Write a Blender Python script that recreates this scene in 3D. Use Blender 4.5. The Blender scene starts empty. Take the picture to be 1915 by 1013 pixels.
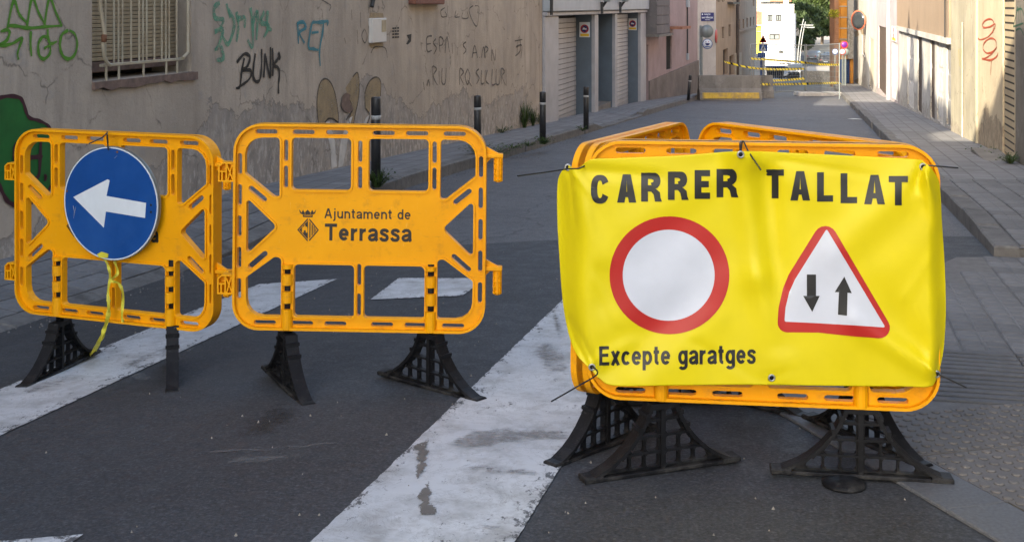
import bpy, bmesh, math, random
from mathutils import Vector, Matrix
from mathutils.geometry import tessellate_polygon
random.seed(7)
R = math.radians
S = bpy.context.scene
COL = S.collection

# ------------------------------------------------------------------ camera, sky, sun, exposure
F, CX, YH, HC = 2200.0, 957.5, 10.0, 1.25      # focal length in photo pixels, centre column, horizon row, eye height
cd = bpy.data.cameras.new('camera'); cam = bpy.data.objects.new('camera', cd); COL.objects.link(cam)
cam.location = (0, 0, HC); cam.rotation_euler = (R(90), 0, 0)
cd.sensor_width = 36; cd.lens = F / 1915 * 36; cd.shift_y = (YH - 506.5) / 1915
cd.clip_start = 0.05; cd.clip_end = 3000
S.camera = cam
SUN_EL = R(28); SUN_T = Vector((.70 * math.cos(SUN_EL), .714 * math.cos(SUN_EL), -math.sin(SUN_EL)))
w = bpy.data.worlds.new('World'); S.world = w; w.use_nodes = True
nt = w.node_tree; bg = nt.nodes['Background']; sky = nt.nodes.new('ShaderNodeTexSky')
sky.sky_type = 'NISHITA'; sky.sun_disc = False; sky.sun_elevation = SUN_EL
sky.sun_rotation = math.atan2(-SUN_T.x, -SUN_T.y) % (2 * math.pi)
sky.air_density = 1.0; sky.dust_density = 3.0; sky.ozone_density = 1.0
bg.inputs[1].default_value = 0.15
nt.links.new(sky.outputs[0], bg.inputs[0])
sl = bpy.data.lights.new('sun', 'SUN'); sl.energy = 3.2; sl.angle = R(.6); sl.color = (1, .90, .74)
so = bpy.data.objects.new('sun', sl); COL.objects.link(so); so.location = (-40, -40, 60)
so.rotation_euler = SUN_T.to_track_quat('-Z', 'Y').to_euler()
S.view_settings.view_transform = 'Standard'; S.view_settings.look = 'None'
S.view_settings.exposure = 1.98; S.view_settings.gamma = 1; S.view_settings.use_curve_mapping = False
S.view_settings.use_white_balance = True; S.view_settings.white_balance_temperature = 6750; S.view_settings.white_balance_tint = 8
S.cycles.use_denoising = True; S.cycles.max_bounces = 6; S.cycles.diffuse_bounces = 4
S.cycles.transparent_max_bounces = 12

# ------------------------------------------------------------------ terrain
def lerp(t, tab):
    if t <= tab[0][0]: return tab[0][1]
    for (a, za), (b, zb) in zip(tab, tab[1:]):
        if t <= b: return za + (zb - za) * (t - a) / (b - a)
    return tab[-1][1]
GT = [(-60, 2.784), (130, -6.032), (150, -6.6), (165, -6.95), (185, -7.3), (205, -7.45), (230, -7.1), (260, -6.0), (300, -4.3), (360, 1.), (450, 12.), (700, 30.)]
def sm(a, b, t):
    t = max(0, min(1, (t - a) / (b - a))); return t * t * (3 - 2 * t)
def G(X, Y):
    c = X - (.26 * Y - 1.55)
    return lerp(Y, GT) - .05 * min(2.6, max(0, -c - .3)) * (1 - sm(7, 12, Y))
def dx(x): return (x - CX) / F
def at(x, y, Y): return Vector((dx(x) * Y, Y, HC + (YH - y) / F * Y))
def gp(x, y, h=0):                              # where the line of sight through a pixel meets the ground (+h)
    a, b = 1.0, 400.0
    for _ in range(50):
        m = (a + b) / 2; p = at(x, y, m)
        if p.z > G(p.x, m) + h: a = m
        else: b = m
    p = at(x, y, a); return Vector((p.x, a, G(p.x, a) + h))

# ------------------------------------------------------------------ materials
M = {}
def srgb(r, g, b):
    f = lambda c: (c / 255 / 12.92) if c / 255 <= .04045 else ((c / 255 + .055) / 1.055) ** 2.4
    return (f(r), f(g), f(b), 1)
class NT:
    def __init__(s, name):
        s.m = bpy.data.materials.new(name); s.m.use_nodes = True
        s.t = s.m.node_tree; s.n = s.t.nodes; s.b = s.n['Principled BSDF']
    def new(s, typ, **kw):
        n = s.n.new(typ)
        for k, v in kw.items(): setattr(n, k, v)
        return n
    def link(s, a, b): s.t.links.new(a, b)
    def coord(s, out='Object'):
        if not hasattr(s, 'tc'): s.tc = s.new('ShaderNodeTexCoord')
        return s.tc.outputs[out]
    def noise(s, scale, detail=4, rough=.6, vec=None, stretch=None, dist=0):
        n = s.new('ShaderNodeTexNoise'); n.inputs['Scale'].default_value = scale
        n.inputs['Detail'].default_value = detail; n.inputs['Roughness'].default_value = rough
        n.inputs['Distortion'].default_value = dist
        v = vec if vec is not None else s.coord()
        if stretch:
            mp = s.new('ShaderNodeMapping'); mp.inputs['Scale'].default_value = stretch
            s.link(v, mp.inputs['Vector']); v = mp.outputs[0]
        s.link(v, n.inputs['Vector']); return n.outputs['Fac']
    def ramp(s, fac, stops):
        r = s.new('ShaderNodeValToRGB'); el = r.color_ramp.elements
        while len(el) > 1: el.remove(el[-1])
        el[0].position, c = stops[0][0], stops[0][1]; el[0].color = c if hasattr(c, '__len__') else (c, c, c, 1)
        for p, c in stops[1:]:
            e = el.new(p); e.color = c if hasattr(c, '__len__') else (c, c, c, 1)
        s.link(fac, r.inputs[0]); return r.outputs[0]
    def mix(s, fac, a, b, mode='MIX'):
        n = s.new('ShaderNodeMix', data_type='RGBA', blend_type=mode)
        for sock, v in ((n.inputs[0], fac), (n.inputs[6], a), (n.inputs[7], b)):
            if hasattr(v, 'links'): s.link(v, sock)
            else: sock.default_value = v
        return n.outputs[2]
    def math(s, op, a, b=0, c=0):
        n = s.new('ShaderNodeMath', operation=op)
        for sock, v in zip(n.inputs, (a, b, c)):
            if hasattr(v, 'links'): s.link(v, sock)
            else: sock.default_value = v
        return n.outputs[0]
    def bump(s, h, strength=.3, dist=.01, prev=None):
        n = s.new('ShaderNodeBump'); n.inputs['Strength'].default_value = strength; n.inputs['Distance'].default_value = dist
        s.link(h, n.inputs['Height'])
        if prev: s.link(prev, n.inputs['Normal'])
        s.link(n.outputs[0], s.b.inputs['Normal']); return n.outputs[0]
    def base(s, c):
        if hasattr(c, 'links'): s.link(c, s.b.inputs['Base Color'])
        else: s.b.inputs['Base Color'].default_value = c
    def set(s, rough=.6, metal=0, spec=.5, coat=0):
        s.b.inputs['Roughness'].default_value = rough; s.b.inputs['Metallic'].default_value = metal
        s.b.inputs['Specular IOR Level'].default_value = spec; s.b.inputs['Coat Weight'].default_value = coat
def C(*v): return (v[0], v[1], v[2], 1)
def sc(c, k): return (min(1, c[0] * k), min(1, c[1] * k), min(1, c[2] * k), 1)
def mat(key, col, rough=.6, var=.2, scale=6, dirt=None, dirt_amt=.35, metal=0, spec=.5, bump=.15, bscale=60, coat=0, rnd=0):
    a = NT(key); n = a.noise(scale, 5)
    c = a.ramp(n, [(.3, sc(col, 1 - var)), (.7, sc(col, 1 + var))])
    if dirt:
        d = a.noise(scale * .45, 6, .7)
        c = a.mix(a.ramp(d, [(.47, 0.), (.68, dirt_amt)]), c, dirt)
    if rnd:
        oi = a.new('ShaderNodeObjectInfo')
        hs = a.new('ShaderNodeHueSaturation'); a.link(c, hs.inputs['Color'])
        a.link(a.math('MULTIPLY_ADD', oi.outputs['Random'], rnd, 1 - rnd / 2), hs.inputs['Value']); c = hs.outputs[0]
    a.base(c); a.set(rough, metal, spec, coat)
    if bump: a.bump(a.noise(bscale, 3), bump, .004)
    M[key] = a.m; return a

# asphalts
def asphalt(key, col, speck, dirt):
    a = NT(key)
    big = a.noise(.9, 6, .65); fine = a.noise(85, 3, .9); mid = a.noise(9, 5, .7)
    c = a.ramp(big, [(.3, sc(col, .78)), (.72, sc(col, 1.22))])
    c = a.mix(a.ramp(mid, [(.5, 0.), (.75, .45)]), c, dirt)
    st_ = a.new('ShaderNodeTexVoronoi'); st_.inputs['Scale'].default_value = 75; a.link(a.coord(), st_.inputs['Vector']); sp_ = a.new('ShaderNodeSeparateColor'); a.link(st_.outputs['Color'], sp_.inputs[0])
    c = a.mix(a.math('MULTIPLY', a.ramp(sp_.outputs[0], [(.78, 0.), (.9, .55)]), a.ramp(st_.outputs['Distance'], [(.3, 1.), (.5, 0.)])), c, sc(col, 2.3)); c = a.mix(a.math('MULTIPLY', a.ramp(sp_.outputs[1], [(.75, 0.), (.9, .6)]), a.ramp(st_.outputs['Distance'], [(.3, 1.), (.5, 0.)])), c, sc(col, .45))
    c = a.mix(a.ramp(fine, [(.50, 0.), (.66, speck)]), c, sc(col, 2.6))
    c = a.mix(a.ramp(fine, [(.34, .55), (.46, 0.)]), c, sc(col, .35))
    sp = a.new('ShaderNodeTexVoronoi'); sp.inputs['Scale'].default_value = 14; a.link(a.coord(), sp.inputs['Vector'])
    c = a.mix(a.ramp(sp.outputs['Distance'], [(.05, .8), (.075, 0.)]), c, sc(col, .25))
    cr = a.new('ShaderNodeTexVoronoi', feature='DISTANCE_TO_EDGE'); cr.inputs['Scale'].default_value = .8
    mp = a.mix(.12, a.coord(), a.coord()); nn = a.new('ShaderNodeTexNoise'); nn.inputs['Scale'].default_value = 3
    a.link(a.coord(), nn.inputs['Vector']); a.link(a.mix(.25, a.coord(), nn.outputs['Color']), cr.inputs['Vector'])
    c = a.mix(a.ramp(cr.outputs['Distance'], [(.002, .5 if key == 'asphalt_old' else .12), (.008, 0.)]), c, sc(col, .3))
    a.base(c); a.b.inputs['Specular IOR Level'].default_value = .35
    a.link(a.ramp(mid, [(.35, .62), (.7, .85)]), a.b.inputs['Roughness'])
    a.bump(fine, .5, .004); M[key] = a.m
asphalt('asphalt_old', C(.086, .087, .092), .5, C(.12, .115, .11))
asphalt('asphalt_new', C(.040, .042, .047), .6, C(.075, .074, .073))
# worn road paint
a = NT('road_paint'); n1 = a.noise(34, 6, .8, stretch=(1, .55, 1)); n2 = a.noise(2.2, 5, .7); n3 = a.noise(6, 5, .7)
fd = a.new('ShaderNodeAttribute', attribute_name='fade')
c = a.ramp(n2, [(.3, C(.45, .46, .475)), (.7, C(.60, .61, .62))])
c = a.mix(a.ramp(n3, [(.46, 0.), (.70, .7)]), c, C(.24, .23, .215))
cr_ = a.noise(5, 7, .8, dist=1.5); c = a.mix(a.ramp(a.math('ABSOLUTE', a.math('SUBTRACT', cr_, .5)), [(.0, .55), (.012, 0.)]), c, C(.15, .145, .14))
thr = a.math('MULTIPLY_ADD', n2, -.34, .80); thr = a.math('SUBTRACT', thr, a.math('MULTIPLY', a.math('SUBTRACT', 1, fd.outputs['Fac']), .12))
c = a.mix(a.ramp(a.math('SUBTRACT', n1, thr), [(.0, 0.), (.05, .92)]), c, C(.062, .062, .065))
a.base(c); a.set(.65, 0, .4); a.bump(n1, .4, .003); M['road_paint'] = a.m
mat('worn_paint', C(.13, .12, .115), .8, .35, 30, C(.05, .05, .05), .5, bump=.4, bscale=120)
# paving
mat('tile', C(.140, .140, .144), .8, .22, 14, C(.085, .08, .075), .5, bump=.3, bscale=220, rnd=.30)
mat('tactile_tile', C(.128, .120, .113), .8, .22, 9, C(.10, .085, .07), .5, bump=.3, bscale=200, rnd=.18)
mat('ribbed_tile', C(.085, .087, .093), .75, .22, 10, C(.05, .05, .05), .5, bump=.3, bscale=200, rnd=.2)
mat('groove', C(.022, .022, .023), .9, .2, 20); mat('mortar', C(.14, .135, .13), .9, .2, 20, bump=.4, bscale=120)
mat('granite', C(.112, .117, .126), .7, .25, 90, C(.1, .1, .1), .4, bump=.25, bscale=200, rnd=.2)
mat('kerb_stone', C(.135, .13, .125), .85, .3, 12, C(.045, .042, .04), .8, bump=.4, bscale=90, rnd=.25)
a = NT('paved')                                   # paving too far off to tell the tiles apart
bt = a.new('ShaderNodeTexBrick', offset=0); bt.inputs['Scale'].default_value = 1; bt.inputs['Brick Width'].default_value = .2
bt.inputs['Row Height'].default_value = .2; bt.inputs['Mortar Size'].default_value = .008; bt.inputs['Bias'].default_value = 0
bt.inputs['Color1'].default_value = C(.155, .152, .155); bt.inputs['Color2'].default_value = C(.20, .197, .2); bt.inputs['Mortar'].default_value = C(.09, .088, .085)
mp = a.new('ShaderNodeMapping'); mp.inputs['Rotation'].default_value = (0, 0, R(14.8)); a.link(a.coord(), mp.inputs['Vector']); a.link(mp.outputs[0], bt.inputs['Vector'])
c = a.mix(a.ramp(a.noise(1.5, 6, .7), [(.45, 0.), (.7, .55)]), bt.outputs['Color'], C(.09, .085, .08))
a.base(c); a.set(.85); a.bump(bt.outputs['Fac'], -.3, .006); M['paved'] = a.m
mat('dust', C(.26, .235, .2), .9, .25, .5, C(.16, .14, .11), .5, bump=.3, bscale=8)
mat('hill_ground', C(.075, .085, .045), .9, .35, .08, C(.13, .11, .07), .6, bump=.4, bscale=1.5)

# plastered walls: grey repaired band near the ground, streaks and stains
def plaster(key, col, low, line=1.0, slope=.0448, var=.16, blotch=C(.3, .28, .26), amt=.35, along=None):
    a = NT(key); sx = a.new('ShaderNodeSeparateXYZ'); a.link(a.coord(), sx.inputs[0])
    h = a.math('MULTIPLY_ADD', sx.outputs['X'], slope, sx.outputs['Z'])
    n1 = a.noise(1.1, 6, .62); n2 = a.noise(5, 6, .7); n3 = a.noise(40, 4, .7); st = a.noise(3, 5, .65, stretch=(1.6, 1, .22))
    c = a.ramp(n1, [(.3, sc(col, 1 - var)), (.7, sc(col, 1 + var))])
    c = a.mix(a.ramp(st, [(.48, 0.), (.72, amt)]), c, sc(col, .62))
    c = a.mix(a.ramp(n2, [(.56, 0.), (.70, amt)]), c, blotch)
    n0 = a.noise(.42, 3, .5)
    ln = a.math('ADD', line, a.ramp(a.math('DIVIDE', sx.outputs['X'], 25), [(u / 25, v) for u, v in along])) if along else line
    edge = a.math('SUBTRACT', a.math('ADD', a.math('MULTIPLY', a.math('SUBTRACT', n0, .5), 2.0 if along else 2.6), ln), h)
    edge = a.math('MULTIPLY_ADD', a.math('SUBTRACT', n1, .5), .7, edge)
    edge = a.math('MULTIPLY_ADD', a.math('SUBTRACT', n2, .5), .55, edge)
    mask = a.math('MULTIPLY', a.ramp(edge, [(.0, 0.), (.025, 1.)]), a.ramp(n2, [(.36, .35), (.52, 1.)]))
    lowc = a.ramp(a.noise(2.6, 7, .7, stretch=(1, 1, .5)), [(.32, sc(low, .72)), (.5, low), (.7, sc(low, 1.3))])
    pe = a.noise(16, 5, .75, stretch=(1, 1, .45))
    near = a.ramp(h, [(.2, 1.), (.95, .25)])
    lowc = a.mix(a.math('MULTIPLY', near, a.ramp(pe, [(.50, 0.), (.58, .75)])), lowc, sc(low, 1.9))
    c = a.mix(mask, c, lowc)
    ring = a.ramp(edge, [(.0, 0.), (.012, .55), (.03, 0.)])
    c = a.mix(ring, c, sc(low, .55))
    run = a.noise(9, 5, .7, stretch=(1, 1, .12)); c = a.mix(a.math('MULTIPLY', a.ramp(run, [(.54, 0.), (.72, .5)]), a.ramp(n1, [(.4, 0.), (.6, 1.)])), c, sc(col, .5))
    c = a.mix(a.ramp(a.noise(22, 6, .8, stretch=(1, 1, .35)), [(.60, 0.), (.70, amt)]), c, sc(col, 1.35))
    vo = a.new('ShaderNodeTexVoronoi', feature='DISTANCE_TO_EDGE'); vo.inputs['Scale'].default_value = 1.3
    dn = a.new('ShaderNodeTexNoise'); dn.inputs['Scale'].default_value = 4; dn.inputs['Detail'].default_value = 6; a.link(a.coord(), dn.inputs['Vector']); a.link(a.mix(.22, a.coord(), dn.outputs['Color']), vo.inputs['Vector'])
    c = a.mix(a.math('MULTIPLY', a.ramp(vo.outputs['Distance'], [(.002, amt * 1.4), (.009, 0.)]), a.ramp(n2, [(.45, 0.), (.55, 1.)])), c, sc(col, .4))
    c = a.mix(a.ramp(n3, [(.3, .3), (.45, 0.)]), c, sc(col, .5))
    c = a.mix(a.ramp(n3, [(.6, 0.), (.75, .25)]), c, sc(col, 1.5))
    a.base(c); a.set(.9, 0, .25)
    p = a.bump(n3, .35, .008); p = a.bump(mask, .5, -.01, p); a.bump(n2, .35, .02, p)
    M[key] = a.m
plaster('beige_plaster', C(.43, .358, .288), C(.30, .262, .228), 0, amt=.62, var=.2, along=[(8.3, .18), (10.2, .85), (13, .95), (16, .8), (21, .45)])
plaster('pink_plaster', C(.36, .27, .26), C(.2, .17, .15), -5, 0, amt=.25)
plaster('plinth', C(.2, .17, .15), C(.2, .17, .15), -5, 0, var=.3)
plaster('brown_plaster', C(.36, .265, .195), C(.3, .23, .18), -5, 0, amt=.2)
plaster('corner_plaster', C(.42, .38, .35), C(.3, .28, .27), -5, 0, amt=.25)
plaster('grey_plaster', C(.15, .135, .115), C(.12, .11, .1), -5, 0, var=.28, amt=.5)
plaster('cream_plaster', C(.46, .385, .27), C(.25, .2, .14), .55, -.045, amt=.35, blotch=C(.36, .30, .22))
plaster('olive_plaster', C(.38, .34, .25), C(.3, .26, .2), .1, -.045, var=.22, amt=.55)
plaster('white_plaster', C(.47, .455, .42), C(.30, .28, .25), .45, -.045, var=.2, amt=.5, blotch=C(.26, .24, .2))
plaster('far_cream', C(.46, .40, .30), C(.4, .34, .27), .3, -.045, amt=.3)
plaster('lilac_plaster', C(.38, .33, .345), C(.3, .26, .25), .4, -.045, amt=.3)
plaster('tan_render', C(.29, .215, .15), C(.29, .215, .15), -9, 0, var=.08, amt=.12)
plaster('white_wall', C(.62, .61, .60), C(.7, .7, .7), -60, 0, var=.03, amt=.05)
plaster('yellow_wall', C(.75, .58, .08), C(.6, .5, .1), -60, 0, var=.05, amt=.05)
plaster('ochre_wall', C(.60, .27, .06), C(.5, .25, .1), -60, 0, var=.3, amt=.5)
plaster('terracotta', C(.42, .22, .13), C(.4, .2, .1), -60, 0, var=.3, amt=.4)
plaster('block_wall', C(.17, .155, .15), C(.17, .15, .15), -60, 0, var=.2, amt=.3)
plaster('concrete', C(.20, .185, .165), C(.15, .14, .12), -60, 0, var=.28, amt=.5)
# plastics, metals, paint
a = NT('orange_plastic'); n = a.noise(5, 5); d = a.noise(18, 6, .7); f = a.noise(140, 2)
c = a.ramp(n, [(.3, C(.80, .335, .003)), (.7, C(.89, .388, .004))])
c = a.mix(a.ramp(d, [(.56, 0.), (.75, .45)]), c, C(.42, .18, .03))
sx_ = a.noise(55, 5, .8, stretch=(.25, 1, 1.6)); c = a.mix(a.ramp(sx_, [(.60, 0.), (.72, .5)]), c, C(.30, .15, .04)); c = a.mix(a.ramp(a.noise(70, 5, .8, stretch=(1.6, 1, .3)), [(.62, 0.), (.72, .45)]), c, C(.9, .55, .16))
geo = a.new('ShaderNodeNewGeometry')
a.base(c); a.set(.42, 0, .22)
a.link(a.ramp(d, [(.35, .42), (.7, .62)]), a.b.inputs['Roughness']); a.bump(f, .12, .002); M['orange_plastic'] = a.m
a = NT('black_plastic'); d = a.noise(14, 6, .72); e = a.noise(60, 4, .7)
c = a.ramp(d, [(.35, C(.005, .005, .006)), (.65, C(.011, .011, .013))])
c = a.mix(a.ramp(e, [(.60, 0.), (.74, .35)]), c, C(.10, .098, .095))
gz = a.new('ShaderNodeSeparateXYZ'); a.link(a.coord(), gz.inputs[0])
c = a.mix(a.math('MULTIPLY', a.ramp(gz.outputs['Z'], [(.0, .55), (.04, 0.)]), a.ramp(d, [(.48, 0.), (.66, 1.)])), c, C(.085, .08, .072))
a.base(c); a.set(.58, 0, .22); a.bump(e, .4, .004); M['black_plastic'] = a.m
a = NT('banner_vinyl'); wv = a.noise(900, 2); d = a.noise(4, 5)
a.base(a.ramp(d, [(.35, C(.66, .545, .004)), (.7, C(.73, .605, .006))])); a.set(.50, 0, .35, .04); a.b.inputs['Coat Roughness'].default_value = .35
a.bump(wv, .10, .0008); M['banner_vinyl'] = a.m
def print_mat(key, col, rough=.48): 
    a = mat(key, col, rough, .06, 6, bump=0, spec=.4, coat=.03); return a
print_mat('print_black', C(.018, .018, .018)); print_mat('print_red', C(.44, .022, .018)); print_mat('print_white', C(.56, .59, .66))
mat('lettering_black', C(.02, .014, .01), .5, .1, 20, bump=0)
a = mat('sign_blue', C(.005, .060, .25), .4, .14, 5, C(.03, .10, .28), .4, spec=.3, bump=.05)
mat('sign_white', C(.66, .70, .74), .4, .06, 10, C(.4, .4, .4), .3, bump=0)
mat('sign_red', C(.45, .02, .02), .45, .1, 8, bump=0); mat('sign_yellow', C(.75, .48, .03), .45, .1, 8, bump=0)
mat('sign_navy', C(.008, .012, .10), .4, .1, 8, bump=0); mat('sign_purple', C(.13, .02, .24), .4, .1, 8, bump=0)
mat('sign_back', C(.22, .25, .25), .45, .12, 5, metal=.3); mat('metal', C(.42, .43, .44), .4, .1, 12, metal=.8)
mat('galvanised', C(.42, .42, .41), .5, .15, 10, metal=.35); mat('bollard_black', C(.022, .023, .026), .45, .3, 9, C(.09, .085, .08), .4)
mat('bollard_band', C(.34, .34, .335), .35, .1, 20); mat('tie_black', C(.012, .012, .013), .4, .1, 9, bump=0)
mat('strap_yellow', C(.62, .55, .04), .6, .25, 30, C(.3, .32, .08), .4); mat('tape_yellow', C(.72, .55, .02), .5, .1, 9, bump=0)
mat('grille_cream', C(.40, .345, .25), .55, .15, 9, C(.30, .18, .09), .45); mat('slat_tan', C(.38, .305, .195), .65, .2, 5, C(.16, .12, .08), .5, rnd=.15)
mat('wood_old', C(.17, .11, .085), .85, .3, 22, C(.08, .06, .05), .5, bump=.5); mat('dark_void', C(.02, .018, .017), .9, .2, 5)
mat('panel_lilac', C(.38, .372, .385), .5, .08, 4, C(.24, .225, .22), .4, bump=.05); mat('reveal_blue', C(.105, .135, .165), .55, .12, 3, C(.08, .095, .11), .4, bump=.05)
mat('fascia', C(.36, .39, .42), .5, .08, 3, C(.28, .3, .31), .4, bump=.04); mat('shutter_grey', C(.44, .43, .43), .5, .12, 4, C(.25, .21, .17), .45, bump=.08)
mat('meter_white', C(.58, .55, .51), .5, .06, 9, C(.4, .37, .33), .3); mat('cable', C(.03, .03, .03), .6)
mat('brick_red', C(.20, .085, .06), .85, .25, 30); mat('glass_dark', C(.03, .035, .04), .12, .3, 2, bump=0)
mat('door_brown', C(.075, .052, .04), .6, .25, 7); mat('door_grey', C(.30, .29, .275), .6, .15, 9, C(.2, .17, .14), .4); mat('peeling_white', C(.62, .60, .56), .7, .1, 9, C(.22, .19, .16), .7)
mat('rust', C(.16, .07, .035), .85, .3, 30); mat('blue_gate', C(.03, .075, .20), .5, .15, 6, C(.06, .1, .2), .4); mat('roof_tile', C(.33, .15, .09), .85, .25, 7)
mat('jersey_yellow', C(.55, .36, .05), .75, .2, 10, C(.22, .17, .12), .75); mat('lamp_pole', C(.26, .27, .27), .45, .08, 8, metal=.3)
mat('car_dark', C(.02, .022, .027), .25, .15, 4, bump=0, coat=.6); mat('car_silver', C(.22, .23, .235), .3, .1, 4, bump=0, metal=.2, coat=.5)
mat('car_white', C(.38, .38, .38), .3, .06, 4, bump=0, coat=.5); mat('tyre', C(.02, .02, .02), .85); mat('lamp_red', C(.4, .01, .01), .3, bump=0); mat('lamp_clear', C(.7, .7, .68), .2, bump=0)
mat('mirror', C(.8, .8, .8), .05, 0, 3, bump=0, metal=1); mat('mirror_shell', C(.45, .11, .05), .55, .25, 9); mat('orange_board', C(.62, .26, .03), .6, .25, 2, C(.5, .36, .2), .6)
mat('bark', C(.10, .075, .055), .9, .3, 6, bump=.6); mat('wire', C(.30, .31, .31), .45, .1, 9, metal=.5)
mat('stain', C(.024, .024, .024), .6, .2, 8, bump=0); mat('litter', C(.6, .6, .58), .7, .1, 9, bump=0); mat('concrete_pale', C(.5, .48, .45), .85, .15, 12)
def leaf(key, col, var=.5):
    a = NT(key); oi = a.new('ShaderNodeNewGeometry')
    c = a.ramp(oi.outputs['Random Per Island'], [(0, sc(col, 1 - var)), (.6, col), (1, sc(col, 1 + var))])
    a.base(c); a.set(.6, 0, .3); a.b.inputs['Transmission Weight'].default_value = 0
    tr = a.new('ShaderNodeBsdfTranslucent'); a.link(c, tr.inputs[0]); mx = a.new('ShaderNodeMixShader'); mx.inputs[0].default_value = .3
    a.link(a.b.outputs[0], mx.inputs[1]); a.link(tr.outputs[0], mx.inputs[2]); a.link(mx.outputs[0], a.n['Material Output'].inputs[0]); M[key] = a.m
leaf('leaf_green', C(.060, .090, .024)); leaf('leaf_dark', C(.040, .062, .022)); leaf('leaf_weed', C(.055, .09, .025)); leaf('leaf_yellow', C(.35, .34, .03))
# spray paint: broken up so that the plaster shows through, with soft, thin edges where the ribbon says so
def spray(key, col, cover=.9, rough=.6):
    a = NT(key); n = a.noise(70, 4, .75); n2 = a.noise(6, 4, .6)
    a.base(a.ramp(n2, [(.3, sc(col, .8)), (.7, sc(col, 1.2))])); a.set(rough, 0, .3)
    al = a.math('ADD', n, a.math('MULTIPLY', a.math('SUBTRACT', n2, .5), .4))
    t = .72 - .6 * cover
    a.link(a.ramp(al, [(t, 0.), (t + .12, min(1, cover + .05))]), a.b.inputs['Alpha']); M[key] = a.m
spray('spray_green', C(.075, .23, .016), .92); spray('spray_forest', C(.010, .12, .022), .97); spray('spray_maroon', C(.045, .010, .018), .97)
spray('spray_black', C(.008, .008, .010), 1.0); spray('spray_teal', C(.03, .21, .26), .74); spray('spray_mint', C(.08, .30, .19), .62)
spray('spray_faded', C(.035, .03, .03), .64); spray('spray_beige', C(.36, .265, .15), .66); spray('spray_pale', C(.62, .58, .53), .82); spray('spray_red', C(.34, .06, .025), 1.0); spray('spray_yellow', C(.62, .48, .02), .8)
def decal_mat(key, col, top, scale=14, stretch=None, soft=.5, rough=.75):
    a = NT(key); at_ = a.new('ShaderNodeAttribute', attribute_name='fade'); n = a.noise(scale, 6, .75, stretch=stretch); n2 = a.noise(scale * .3, 4, .6)
    a.base(a.ramp(n2, [(.3, sc(col, .8)), (.7, sc(col, 1.2))])); a.set(rough, 0, .35)
    v = a.math('ADD', at_.outputs['Fac'], a.math('MULTIPLY', a.math('SUBTRACT', n, .5), 2.4))
    a.link(a.ramp(a.math('MULTIPLY', v, .5), [(.30, 0.), (.30 + soft * .5, top)]), a.b.inputs['Alpha']); M[key] = a.m
decal_mat('scuff', C(.20, .20, .195), .5, 30, (1, 4, 1)); decal_mat('damp', C(.026, .026, .025), .75, 5, soft=.7, rough=.5); decal_mat('scrape', C(.15, .135, .12), .85, 26, soft=.2)
decal_mat('grime', C(.20, .19, .18), .6, 22, (1, 2.2, 1), soft=.5)
spray('spray_dkgreen', C(.01, .09, .05), .7)

spray('spray_black_mist', C(.03, .03, .03), .30); spray('spray_green_mist', C(.12, .24, .05), .30); spray('spray_teal_mist', C(.08, .24, .26), .34)

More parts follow.
